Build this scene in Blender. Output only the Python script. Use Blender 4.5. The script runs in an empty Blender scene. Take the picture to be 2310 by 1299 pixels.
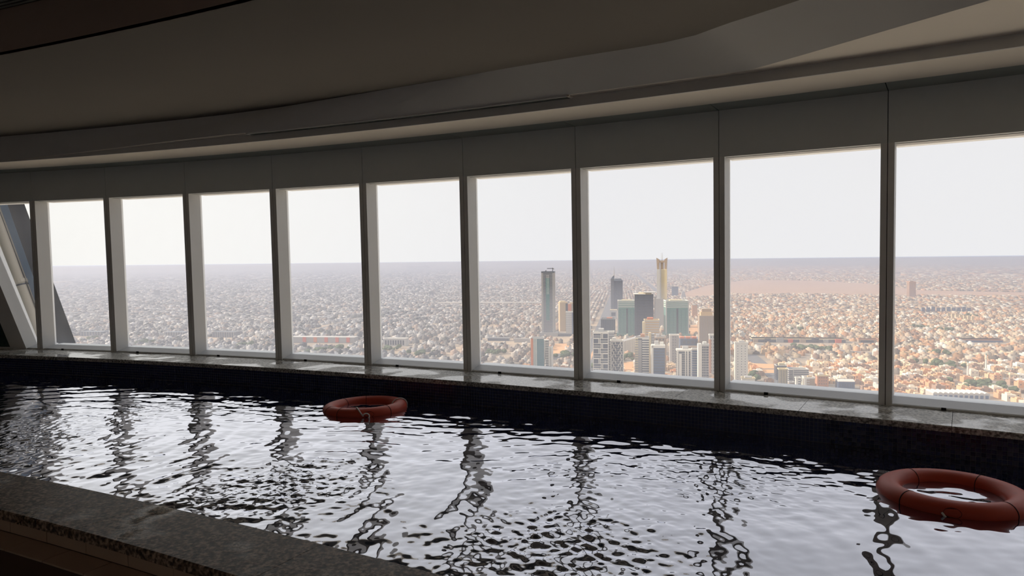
import bpy, bmesh, math, random
import numpy as np
from mathutils import Matrix, Vector

random.seed(7)
rng = np.random.default_rng(7)
scene = bpy.context.scene
COL = scene.collection

# ------------------------------------------------------------------ camera
W_PX, H_PX, F_PX = 2310.0, 1299.0, 1575.0
EYE = 1.37                                   # eye height above the dark floor
PITCH, ROLL = 0.0413, -0.0107
_cp, _sp = math.cos(PITCH), math.sin(PITCH)
_f = np.array([0, _cp, -_sp]); _u = np.array([0, _sp, _cp]); _r = np.array([1.0, 0, 0])
_c, _s = math.cos(ROLL), math.sin(ROLL)
RT = _c * _r + _s * _u
UP = -_s * _r + _c * _u
FW = _f
cam_data = bpy.data.cameras.new('camera')
cam_data.sensor_width = 36.0
cam_data.lens = F_PX / W_PX * 36.0
cam_data.clip_start = 0.05
cam_data.clip_end = 90000.0
cam = bpy.data.objects.new('camera', cam_data)
COL.objects.link(cam)
cam.matrix_world = Matrix(((RT[0], UP[0], -FW[0], 0.0), (RT[1], UP[1], -FW[1], 0.0),
                           (RT[2], UP[2], -FW[2], EYE), (0, 0, 0, 1)))
scene.camera = cam

# ------------------------------------------------------------------ light
SUN_AZ, SUN_EL = math.radians(-82), math.radians(29)
SUN_DIR = Vector((math.sin(SUN_AZ) * math.cos(SUN_EL), math.cos(SUN_AZ) * math.cos(SUN_EL), math.sin(SUN_EL)))
world = bpy.data.worlds.new('hazy_sky')
scene.world = world
world.use_nodes = True
wn, wl = world.node_tree.nodes, world.node_tree.links
wn.clear()
w_out = wn.new('ShaderNodeOutputWorld')
w_bg = wn.new('ShaderNodeBackground')
w_geo = wn.new('ShaderNodeTexCoord')
w_dot = wn.new('ShaderNodeVectorMath'); w_dot.operation = 'DOT_PRODUCT'
w_dot.inputs[1].default_value = SUN_DIR
w_map = wn.new('ShaderNodeMapRange')
w_map.inputs['From Min'].default_value = 0.05
w_map.inputs['From Max'].default_value = 1.0
w_pow = wn.new('ShaderNodeMath'); w_pow.operation = 'POWER'; w_pow.inputs[1].default_value = 1.4
w_mix = wn.new('ShaderNodeMix'); w_mix.data_type = 'RGBA'
w_mix.inputs['A'].default_value = (0.775, 0.775, 0.795, 1)
w_mix.inputs['B'].default_value = (1.12, 1.10, 1.01, 1)
wl.new(w_geo.outputs['Generated'], w_dot.inputs[0])
wl.new(w_dot.outputs['Value'], w_map.inputs['Value'])
wl.new(w_map.outputs['Result'], w_pow.inputs[0])
wl.new(w_pow.outputs[0], w_mix.inputs['Factor'])
wl.new(w_mix.outputs['Result'], w_bg.inputs['Color'])
w_bg.inputs['Strength'].default_value = 1.0
wl.new(w_bg.outputs[0], w_out.inputs[0])

sun_data = bpy.data.lights.new('sun', 'SUN')
sun_data.energy = 4.9
sun_data.angle = math.radians(1.5)
sun_data.color = (1.0, 0.86, 0.68)
sun = bpy.data.objects.new('sun', sun_data)
COL.objects.link(sun)
sun.rotation_euler = SUN_DIR.to_track_quat('Z', 'Y').to_euler()
sun.location = (-60, 10, 60)

scene.view_settings.view_transform = 'Standard'
scene.view_settings.look = 'None'
scene.view_settings.gamma = 1.0
scene.view_settings.use_curve_mapping = False
scene.view_settings.exposure = 0.15
scene.cycles.use_denoising = True
scene.cycles.max_bounces = 14
scene.cycles.diffuse_bounces = 10
scene.cycles.volume_bounces = 1
scene.cycles.transparent_max_bounces = 24
scene.cycles.sample_clamp_indirect = 8.0

# ------------------------------------------------------------------ helpers
def lin(r, g, b):
    def c(v):
        v /= 255.0
        return v / 12.92 if v <= 0.04045 else ((v + 0.055) / 1.055) ** 2.4
    return (c(r), c(g), c(b), 1.0)

def obj(name, me, parent=None, loc=None, rotz=None):
    o = bpy.data.objects.new(name, me)
    COL.objects.link(o)
    if parent is not None:
        o.parent = parent
    if loc is not None:
        o.location = loc
    if rotz is not None:
        o.rotation_euler = (0, 0, rotz)
    return o

def tag(o, label, cat, group=None, kind=None):
    if label: o['label'] = label
    if cat: o['category'] = cat
    if group: o['group'] = group
    if kind: o['kind'] = kind
    return o

def thing(name, label, cat, loc=(0, 0, 0), rotz=0.0, group=None, kind=None):
    o = obj(name, None, None, loc, rotz)
    o.empty_display_size = 0.1
    return tag(o, label, cat, group, kind)

def struct(o):
    o['kind'] = 'structure'
    return o

class MB:
    """collects quads/boxes into one mesh"""
    def __init__(s):
        s.v, s.f = [], []
    def box(s, x0, x1, y0, y1, z0, z1):
        b = len(s.v)
        s.v += [(x0, y0, z0), (x1, y0, z0), (x1, y1, z0), (x0, y1, z0),
                (x0, y0, z1), (x1, y0, z1), (x1, y1, z1), (x0, y1, z1)]
        s.f += [(b, b+3, b+2, b+1), (b+4, b+5, b+6, b+7), (b, b+1, b+5, b+4),
                (b+1, b+2, b+6, b+5), (b+2, b+3, b+7, b+6), (b+3, b, b+4, b+7)]
        return s
    def hexa(s, p):
        """eight points: bottom 4 counter-clockwise from above, then top 4"""
        b = len(s.v)
        s.v += [tuple(q) for q in p]
        s.f += [(b, b+3, b+2, b+1), (b+4, b+5, b+6, b+7), (b, b+1, b+5, b+4),
                (b+1, b+2, b+6, b+5), (b+2, b+3, b+7, b+6), (b+3, b, b+4, b+7)]
        return s
    def grid(s, rows):
        b = len(s.v); n = len(rows[0])
        for r in rows:
            s.v += [tuple(q) for q in r]
        for i in range(len(rows) - 1):
            for j in range(n - 1):
                a = b + i * n + j
                s.f.append((a, a + 1, a + n + 1, a + n))
        return s
    def loft(s, rings, close=False, cap=True):
        """rings of points, each ring closed; joined along"""
        b = len(s.v); n = len(rings[0]); m = len(rings)
        for r in rings:
            s.v += [tuple(q) for q in r]
        for i in range(m if close else m - 1):
            for j in range(n):
                a0 = b + i * n + j; a1 = b + i * n + (j + 1) % n
                c0 = b + ((i + 1) % m) * n + j; c1 = b + ((i + 1) % m) * n + (j + 1) % n
                s.f.append((a0, a1, c1, c0))
        if cap and not close:
            s.f.append(tuple(b + j for j in range(n))[::-1])
            s.f.append(tuple(b + (m - 1) * n + j for j in range(n)))
        return s
    def cyl(s, x, y, z0, z1, r0, r1=None, n=10):
        r1 = r0 if r1 is None else r1
        ring = lambda z, r: [(x + r * math.cos(2*math.pi*k/n), y + r * math.sin(2*math.pi*k/n), z) for k in range(n)]
        return s.loft([ring(z0, r0), ring(z1, r1)])
    def mesh(s, name, mat=None, smooth=False):
        me = bpy.data.meshes.new(name)
        me.from_pydata(s.v, [], s.f)
        bm = bmesh.new(); bm.from_mesh(me)
        bmesh.ops.recalc_face_normals(bm, faces=bm.faces)
        bm.to_mesh(me); bm.free()
        if smooth:
            me.polygons.foreach_set('use_smooth', [True] * len(me.polygons))
        if mat: me.materials.append(mat)
        me.update()
        return me
    def build(s, name, mat, parent=None, loc=None, rotz=None, smooth=False):
        return obj(name, s.mesh(name, mat, smooth), parent, loc, rotz)

def tube(mb, pts, r, n=8):
    rings = []
    P = [Vector(p) for p in pts]
    ref = Vector((0, 0, 1))
    for i, p in enumerate(P):
        t = (P[min(i + 1, len(P) - 1)] - P[max(i - 1, 0)]).normalized()
        a = t.cross(ref)
        if a.length < 1e-3: a = t.cross(Vector((1, 0, 0)))
        a.normalize(); b = t.cross(a).normalized()
        rings.append([p + a * (r * math.cos(2*math.pi*k/n)) + b * (r * math.sin(2*math.pi*k/n)) for k in range(n)])
    return mb.loft(rings)

# ---- pixel to place
def ray(x, y):
    return FW + (x - W_PX / 2) / F_PX * RT + (H_PX / 2 - y) / F_PX * UP
def on_z(x, y, z):
    d = ray(x, y)
    t = (z - EYE) / d[2]
    return np.array([d[0] * t, d[1] * t, z])
def to_px(P):
    q = np.asarray(P, float) - np.array([0, 0, EYE])
    d = q @ FW
    return np.stack([W_PX / 2 + F_PX * (q @ RT) / d, H_PX / 2 - F_PX * (q @ UP) / d], -1), d

# ---- the curved window line: an arc; s runs to the left, o outward
SC = 0.8
K_ARC, H0 = -0.024 / SC, 0.5587
X0, Y0 = 3.3336 * SC, 6.3251 * SC
CX, CY = X0 + math.sin(H0) / K_ARC, Y0 + math.cos(H0) / K_ARC
RAD = -1.0 / K_ARC
def arc(s, o=0.0, z=0.0):
    h = H0 + K_ARC * s
    x = X0 - (math.sin(h) - math.sin(H0)) / K_ARC
    y = Y0 - (math.cos(h) - math.cos(H0)) / K_ARC
    return (x + o * math.sin(h), y + o * math.cos(h), z)
def arc_s(P):
    """arc parameter of a point"""
    a = math.atan2(P[0] - CX, P[1] - CY)       # equals h
    return (a - H0) / K_ARC
def arc_o(P):
    return math.hypot(P[0] - CX, P[1] - CY) - RAD
def arc_rot(s):
    """z rotation whose local +x runs along the arc to the right, +y outward"""
    return -(H0 + K_ARC * s)

# ------------------------------------------------------------------ materials
def new_mat(name):
    m = bpy.data.materials.new(name)
    m.use_nodes = True
    return m, m.node_tree.nodes, m.node_tree.links, m.node_tree.nodes['Principled BSDF']

def plain(name, col, rough=0.6, var=0.0, scale=8.0, metal=0.0, spec=0.5, bump=0.0):
    m, n, l, p = new_mat(name)
    p.inputs['Base Color'].default_value = col
    p.inputs['Roughness'].default_value = rough
    p.inputs['Metallic'].default_value = metal
    p.inputs['Specular IOR Level'].default_value = spec
    if var or bump:
        tc = n.new('ShaderNodeTexCoord')
        no = n.new('ShaderNodeTexNoise'); no.inputs['Scale'].default_value = scale
        no.inputs['Detail'].default_value = 4
        l.new(tc.outputs['Object'], no.inputs['Vector'])
        if var:
            mx = n.new('ShaderNodeMix'); mx.data_type = 'RGBA'
            mx.inputs['A'].default_value = tuple(c * (1 - var) for c in col[:3]) + (1,)
            mx.inputs['B'].default_value = tuple(min(1, c * (1 + var)) for c in col[:3]) + (1,)
            l.new(no.outputs['Fac'], mx.inputs['Factor'])
            l.new(mx.outputs['Result'], p.inputs['Base Color'])
        if bump:
            b = n.new('ShaderNodeBump'); b.inputs['Strength'].default_value = bump
            b.inputs['Distance'].default_value = 0.01
            l.new(no.outputs['Fac'], b.inputs['Height'])
            l.new(b.outputs['Normal'], p.inputs['Normal'])
    return m

def granite(name, base, dark, light, wet_lo, wet_hi, rough=0.45):
    m, n, l, p = new_mat(name)
    tc = n.new('ShaderNodeTexCoord')
    v = n.new('ShaderNodeTexNoise'); v.inputs['Scale'].default_value = 62; v.inputs['Detail'].default_value = 3
    l.new(tc.outputs['Object'], v.inputs['Vector'])
    r = n.new('ShaderNodeValToRGB')
    r.color_ramp.elements[0].position = 0.36; r.color_ramp.elements[0].color = dark
    r.color_ramp.elements[1].position = 0.66; r.color_ramp.elements[1].color = light
    e = r.color_ramp.elements.new(0.5); e.color = base
    l.new(v.outputs['Fac'], r.inputs['Fac'])
    l.new(r.outputs['Color'], p.inputs['Base Color'])
    w = n.new('ShaderNodeTexNoise'); w.inputs['Scale'].default_value = 2.2; w.inputs['Detail'].default_value = 3
    l.new(tc.outputs['Object'], w.inputs['Vector'])
    mr = n.new('ShaderNodeMapRange')
    mr.inputs['From Min'].default_value = wet_lo; mr.inputs['From Max'].default_value = wet_hi
    mr.inputs['To Min'].default_value = rough; mr.inputs['To Max'].default_value = 0.05
    l.new(w.outputs['Fac'], mr.inputs['Value'])
    l.new(mr.outputs['Result'], p.inputs['Roughness'])
    b = n.new('ShaderNodeBump'); b.inputs['Strength'].default_value = 0.25; b.inputs['Distance'].default_value = 0.004
    l.new(v.outputs['Fac'], b.inputs['Height'])
    ms = n.new('ShaderNodeMapRange')
    ms.inputs['From Min'].default_value = wet_lo; ms.inputs['From Max'].default_value = wet_hi
    ms.inputs['To Min'].default_value = 0.25; ms.inputs['To Max'].default_value = 0.03
    l.new(w.outputs['Fac'], ms.inputs['Value']); l.new(ms.outputs['Result'], b.inputs['Strength'])
    l.new(b.outputs['Normal'], p.inputs['Normal'])
    return m

M = {}
M['header'] = plain('grey_metal_panel', lin(228, 233, 233), 0.55, 0.03, 3)
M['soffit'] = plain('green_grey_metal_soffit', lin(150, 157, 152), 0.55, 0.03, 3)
M['mullion'] = plain('grey_painted_aluminium', lin(238, 239, 238), 0.5, 0.03, 5)
M['sill'] = plain('white_sill_metal', lin(228, 231, 236), 0.45, 0.02, 5)
M['groove'] = plain('dark_joint', lin(30, 30, 30), 0.9)
M['cream'] = plain('cream_plaster', lin(240, 232, 220), 0.85, 0.03, 2)
M['grey_plaster'] = plain('grey_plaster', lin(222, 221, 218), 0.85, 0.05, 2.5)
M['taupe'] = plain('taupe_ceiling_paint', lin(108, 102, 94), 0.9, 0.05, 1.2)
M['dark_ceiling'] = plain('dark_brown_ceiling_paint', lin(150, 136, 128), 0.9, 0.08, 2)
M['vent'] = plain('dark_vent_metal', lin(62, 60, 58), 0.6)
M['black'] = plain('black_rubber', lin(18, 18, 18), 0.7)
M['granite_far'] = granite('pale_wet_granite', lin(172, 170, 164), lin(92, 90, 86), lin(226, 224, 218), 0.48, 0.55)
M['granite_near'] = granite('brown_wet_granite', lin(116, 100, 86), lin(40, 34, 30), lin(190, 172, 154), 0.60, 0.70)
M['beige_tile'] = plain('beige_wall_tile', lin(182, 160, 140), 0.55, 0.06, 6)
M['grout'] = plain('dark_grout', lin(84, 64, 52), 0.9)
M['grout_blue'] = plain('grey_grout', lin(128, 130, 142), 0.9)
M['tile_a'] = plain('navy_glass_tile', lin(40, 50, 96), 0.25)
M['tile_b'] = plain('deep_navy_glass_tile', lin(26, 34, 76), 0.25)
M['tile_c'] = plain('blue_grey_glass_tile', lin(54, 58, 92), 0.3)
M['pool_floor'] = plain('navy_pool_floor', lin(10, 14, 36), 0.6)
M['backwall'] = plain('cream_back_wall', lin(240, 236, 230), 0.85, 0.03, 2)

def floor_mat():
    m, n, l, p = new_mat('dark_red_brown_mosaic_floor')
    tc = n.new('ShaderNodeTexCoord')
    b = n.new('ShaderNodeTexBrick'); b.offset = 0.0
    b.inputs['Scale'].default_value = 1.0
    b.inputs['Brick Width'].default_value = 0.027; b.inputs['Row Height'].default_value = 0.027
    b.inputs['Mortar Size'].default_value = 0.002
    b.inputs['Color1'].default_value = lin(62, 38, 32); b.inputs['Color2'].default_value = lin(48, 34, 28)
    b.inputs['Mortar'].default_value = lin(26, 20, 18)
    l.new(tc.outputs['Object'], b.inputs['Vector'])
    l.new(b.outputs['Color'], p.inputs['Base Color'])
    p.inputs['Roughness'].default_value = 0.6
    return m
M['floor'] = floor_mat()
M['floor_stone'] = plain('pale_stone_floor', lin(228, 222, 212), 0.5, 0.04, 3)

def green_mat():
    m, n, l, p = new_mat('dark_green_mosaic')
    tc = n.new('ShaderNodeTexCoord')
    mp = n.new('ShaderNodeMapping'); mp.inputs['Rotation'].default_value = (math.pi/2, 0, 0)
    b = n.new('ShaderNodeTexBrick'); b.offset = 0.0
    b.inputs['Scale'].default_value = 1.0
    b.inputs['Brick Width'].default_value = 0.03; b.inputs['Row Height'].default_value = 0.03
    b.inputs['Mortar Size'].default_value = 0.002
    b.inputs['Color1'].default_value = lin(30, 66, 60); b.inputs['Color2'].default_value = lin(22, 50, 48)
    b.inputs['Mortar'].default_value = lin(40, 60, 56)
    l.new(tc.outputs['Object'], mp.inputs['Vector']); l.new(mp.outputs['Vector'], b.inputs['Vector'])
    l.new(b.outputs['Color'], p.inputs['Base Color'])
    p.inputs['Roughness'].default_value = 0.35
    return m
M['green'] = green_mat()

def glass_mat():
    m = bpy.data.materials.new('dusty_window_glass')
    m.use_nodes = True
    n, l = m.node_tree.nodes, m.node_tree.links
    n.clear()
    out = n.new('ShaderNodeOutputMaterial')
    tr = n.new('ShaderNodeBsdfTransparent'); tr.inputs['Color'].default_value = (0.992, 0.995, 0.995, 1)
    tl = n.new('ShaderNodeBsdfTranslucent'); tl.inputs['Color'].default_value = (0.95, 0.95, 0.95, 1)
    gl = n.new('ShaderNodeBsdfGlossy'); gl.inputs['Roughness'].default_value = 0.02
    fr = n.new('ShaderNodeFresnel'); fr.inputs['IOR'].default_value = 1.2
    tc = n.new('ShaderNodeTexCoord')
    no = n.new('ShaderNodeTexNoise'); no.inputs['Scale'].default_value = 1.6; no.inputs['Detail'].default_value = 5
    sep = n.new('ShaderNodeSeparateXYZ')
    low = n.new('ShaderNodeMapRange')          # dust collects towards the sill
    low.inputs['From Min'].default_value = 0.75; low.inputs['From Max'].default_value = 0.0
    low.inputs['To Min'].default_value = 0.15; low.inputs['To Max'].default_value = 0.34
    mul = n.new('ShaderNodeMath'); mul.operation = 'MULTIPLY'
    l.new(tc.outputs['Object'], no.inputs['Vector'])
    l.new(tc.outputs['Object'], sep.inputs['Vector'])
    l.new(sep.outputs['Z'], low.inputs['Value'])
    l.new(no.outputs['Fac'], mul.inputs[0]); l.new(low.outputs['Result'], mul.inputs[1])
    m1 = n.new('ShaderNodeMixShader'); m2 = n.new('ShaderNodeMixShader')
    l.new(mul.outputs[0], m1.inputs['Fac']); l.new(tr.outputs[0], m1.inputs[1]); l.new(tl.outputs[0], m1.inputs[2])
    l.new(fr.outputs[0], m2.inputs['Fac']); l.new(m1.outputs[0], m2.inputs[1]); l.new(gl.outputs[0], m2.inputs[2])
    l.new(m2.outputs[0], out.inputs['Surface'])
    return m
M['glass'] = glass_mat()
def clear_glass():
    m = bpy.data.materials.new('clear_window_glass'); m.use_nodes = True
    n, l = m.node_tree.nodes, m.node_tree.links
    n.clear()
    out = n.new('ShaderNodeOutputMaterial'); tr = n.new('ShaderNodeBsdfTransparent'); gl = n.new('ShaderNodeBsdfGlossy')
    gl.inputs['Roughness'].default_value = 0.02
    fr = n.new('ShaderNodeFresnel'); fr.inputs['IOR'].default_value = 1.15
    mx = n.new('ShaderNodeMixShader')
    l.new(fr.outputs[0], mx.inputs['Fac']); l.new(tr.outputs[0], mx.inputs[1]); l.new(gl.outputs[0], mx.inputs[2]); l.new(mx.outputs[0], out.inputs['Surface'])
    return m
M['glass_clear'] = clear_glass()

def water_mat():
    m = bpy.data.materials.new('dark_navy_pool_water'); m.use_nodes = True
    n, l = m.node_tree.nodes, m.node_tree.links
    n.clear()
    out = n.new('ShaderNodeOutputMaterial')
    df = n.new('ShaderNodeBsdfDiffuse'); df.inputs['Color'].default_value = (0.005, 0.008, 0.028, 1)
    gl = n.new('ShaderNodeBsdfGlossy'); gl.inputs['Color'].default_value = (0.89, 0.91, 1.0, 1); gl.inputs['Roughness'].default_value = 0.02
    fr = n.new('ShaderNodeFresnel'); fr.inputs['IOR'].default_value = 1.33
    mr = n.new('ShaderNodeMapRange')            # a little more mirror-like than clean water: the basin is dark
    mr.inputs['From Min'].default_value = 0.02; mr.inputs['From Max'].default_value = 0.30
    mr.inputs['To Min'].default_value = 0.30; mr.inputs['To Max'].default_value = 0.92
    mx = n.new('ShaderNodeMixShader')
    l.new(fr.outputs[0], mr.inputs['Value']); l.new(mr.outputs['Result'], mx.inputs['Fac'])
    l.new(df.outputs[0], mx.inputs[1]); l.new(gl.outputs[0], mx.inputs[2]); l.new(mx.outputs[0], out.inputs['Surface'])
    return m
M['water'] = water_mat()

M['ring'] = plain('orange_buoy_plastic', lin(196, 74, 50), 0.5, 0.08, 9, bump=0.05)
M['ring_dark'] = plain('dark_red_recess', lin(92, 26, 22), 0.6)
M['seam'] = plain('dark_seam', lin(60, 18, 16), 0.8)
M['rope'] = plain('white_rope', lin(246, 243, 238), 0.85)

# ------------------------------------------------------------------ levels (floor of the room = 0)
Z_COP = EYE - 1.0914          # coping top / window base
Z_HEAD = EYE + 0.797          # window head
Z_HDR = EYE + 1.164           # top of header panels = soffit by the window
Z_STEP = EYE + 1.237          # next ceiling step
Z_BROWN = EYE + 1.42          # broad taupe ceiling
Z_TOP = EYE + 1.70
Z_WAT = EYE - 1.305
LEAN = 0.044 * SC
S_L, S_R = 15.0, -7.9        # ends of the room along the arc
MUL = [-7.2, -6.0, -4.8, -3.6, -2.4, -1.2, 0.0, 1.192, 2.44, 3.6, 4.784, 5.964, 7.208, 8.42, 9.604]   # left edges of the mullion faces
MW, MD = 0.088, 0.20
O_COP = -0.50                 # pool-side edge of the far coping
O_IN, O_OUT = -3.80, -4.15    # near coping

def lean_o(z):
    return -LEAN * (z - Z_COP) / (Z_HEAD - Z_COP)

def srange(a, b, step):
    n = max(1, int(round(abs(b - a) / step)))
    return [a + (b - a) * i / n for i in range(n + 1)]

def arc_slab(s0, s1, o0, o1, z0, z1, step=0.3):
    """solid swept along the arc"""
    mb = MB()
    rings = []
    for s in srange(s0, s1, step):
        rings.append([arc(s, o0, z0), arc(s, o1, z0), arc(s, o1, z1), arc(s, o0, z1)])
    return mb.loft(rings)

# ------------------------------------------------------------------ room shell
O_BACK = -7.6
fl = arc_slab(S_R, S_L, O_BACK, O_OUT - 0.95, -0.2, 0.0).build('floor', M['floor_stone']); struct(fl)
arc_slab(S_R, S_L, O_OUT - 0.95, O_OUT + 0.02, -0.2, 0.0).build('mosaic_border', M['floor'], fl)
wb = arc_slab(S_R, S_L, O_BACK - 0.2, O_BACK, -0.2, Z_TOP + 0.2).build('wall_back', M['backwall']); struct(wb)
def radial_wall(name, s0, s1, o0, o1, z0, z1, mat):
    w = MB()
    w.hexa([arc(s0, o0, z0), arc(s1, o0, z0), arc(s1, o1, z0), arc(s0, o1, z0),
            arc(s0, o0, z1), arc(s1, o0, z1), arc(s1, o1, z1), arc(s0, o1, z1)])
    return struct(w.build(name, mat))
radial_wall('wall_left', S_L + 0.2, S_L, O_BACK, 0.25, -1.4, Z_TOP + 0.2, M['backwall'])
radial_wall('wall_right', S_R, S_R - 0.2, O_BACK, 0.25, -1.4, Z_TOP + 0.2, M['backwall'])

# ceiling: high dark part, broad taupe part, slanted grey bulkhead, step, cream strip, metal soffit
O_DARK = -3.08
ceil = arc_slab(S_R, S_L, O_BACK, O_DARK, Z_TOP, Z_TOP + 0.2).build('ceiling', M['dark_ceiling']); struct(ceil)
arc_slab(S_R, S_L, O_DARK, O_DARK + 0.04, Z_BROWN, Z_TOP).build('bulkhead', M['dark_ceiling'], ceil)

# plan lines of the slanted grey face (lower and upper edge)
def face_lines():
    low, up = [], []
    for s in srange(S_L, 1.9, 0.2):
        t = min(1, max(0, (s - 5.6) / 4.4)); t = t * t * (3 - 2 * t)
        low.append(Vector(arc(s, -0.885 + 0.09 * t, Z_STEP - (Z_STEP - Z_HDR - 0.004) * t)))
    for p in [(1690, 158), (1730, 147), (1790, 130), (1900, 98), (2060, 51), (2215, 6)]:
        q = on_z(p[0], p[1], Z_STEP); low.append(Vector(q))
    d = (low[-1] - low[-2]).normalized()
    for k in range(1, 8): low.append(low[-1] + d * 0.35)
    for p in [(-160, 334), (-80, 326), (0, 318), (125, 305), (250, 292), (375, 278), (500, 263), (625, 243), (750, 222), (875, 201), (1000, 180),
              (1125, 157), (1250, 136), (1370, 117), (1450, 105), (1520, 92), (1570, 79), (1605, 66), (1650, 50), (1710, 31), (1780, 8)]:
        q = Vector(on_z(p[0], p[1], Z_BROWN))
        up.append(q if arc_o(q) < -0.93 else Vector(arc(arc_s(q), -0.93, Z_BROWN)))
    d = (up[-1] - up[-2]).normalized()
    for k in range(1, 9): up.append(up[-1] + d * 0.35)
    return low, up
def resample(pts, n):
    L = [0.0]
    for a, b in zip(pts, pts[1:]): L.append(L[-1] + (b - a).length)
    out, j = [], 0
    for i in range(n):
        t = L[-1] * i / (n - 1)
        while j < len(L) - 2 and L[j + 1] < t: j += 1
        k = (t - L[j]) / max(1e-9, L[j + 1] - L[j])
        out.append(pts[j].lerp(pts[j + 1], k))
    return out
def match(low, up):
    """resample both so that the bends of the two lines meet"""
    def split(p, x):
        i = min(range(len(p)), key=lambda k: abs(p[k].x - x))
        return p[:i + 1], p[i:]
    la, lb = split(low, low[srange_len].x); ua, ub = split(up, up[16].x)
    A = list(zip(resample(la, 40), resample(ua, 40))); B = list(zip(resample(lb, 26), resample(ub, 26)))
    return A + B[1:]
srange_len = len(srange(S_L, 1.9, 0.2))
low, up = face_lines()
pairs = match(low, up)
mb = MB().grid([[a for a, b in pairs], [b for a, b in pairs]])
face = mb.build('bulkhead_face', M['grey_plaster'], ceil, smooth=True)
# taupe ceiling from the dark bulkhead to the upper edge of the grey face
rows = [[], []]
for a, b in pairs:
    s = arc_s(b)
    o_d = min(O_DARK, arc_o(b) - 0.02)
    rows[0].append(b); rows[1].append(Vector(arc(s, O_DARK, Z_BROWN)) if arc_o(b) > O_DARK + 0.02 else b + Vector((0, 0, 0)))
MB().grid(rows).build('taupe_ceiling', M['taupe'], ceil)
# step soffit between the grey face and the riser
rows = [[], []]
for a, b in pairs:
    rows[0].append(a); rows[1].append(Vector(arc(arc_s(a), -0.78, a.z)))
MB().grid(rows).build('step_soffit', M['cream'], ceil)
arc_slab(S_R, S_L, -0.80, -0.78, Z_HDR, Z_STEP + 0.02).build('step_riser', M['grey_plaster'], ceil)
arc_slab(S_R, S_L, -0.78, -0.32, Z_HDR, Z_HDR + 0.02).build('cream_soffit', M['cream'], ceil)
# closing roof above everything
arc_slab(S_R, S_L, O_DARK + 0.02, 0.35, Z_TOP + 0.02, Z_TOP + 0.2).build('roof_slab', M['backwall'], ceil)
for k in range(len(MUL) + 1):
    a = S_R if k == 0 else MUL[k - 1] - MW / 2 + 0.003
    b = S_L if k == len(MUL) else MUL[k] - MW / 2 - 0.003
    arc_slab(a, b, -0.32, 0.0, Z_HDR, Z_HDR + 0.02).build('soffit_panel', M['soffit'], ceil)

# front wall: header panels, one for each bay, with recessed joints
front = arc_slab(S_R, S_L, 0.05, 0.32, Z_HEAD + 0.03, Z_TOP + 0.1).build('wall_front', M['groove']); struct(front)
for k in range(len(MUL) + 1):
    a = S_R if k == 0 else MUL[k - 1] - MW / 2 + 0.003
    b = S_L if k == len(MUL) else MUL[k] - MW / 2 - 0.003
    rings = []
    for s in srange(a, b, 0.4):
        lo = lean_o(Z_HEAD)
        rings.append([arc(s, lo, Z_HEAD), arc(s, 0.06, Z_HEAD), arc(s, 0.06, Z_HDR + 0.01), arc(s, lean_o(Z_HDR), Z_HDR + 0.01)])
    MB().loft(rings).build('header_panel', M['header'], front)
arc_slab(S_R, S_L, -0.02, 0.35, -1.4, Z_COP - 0.06).build('wall_base', M['groove'], front)

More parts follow.
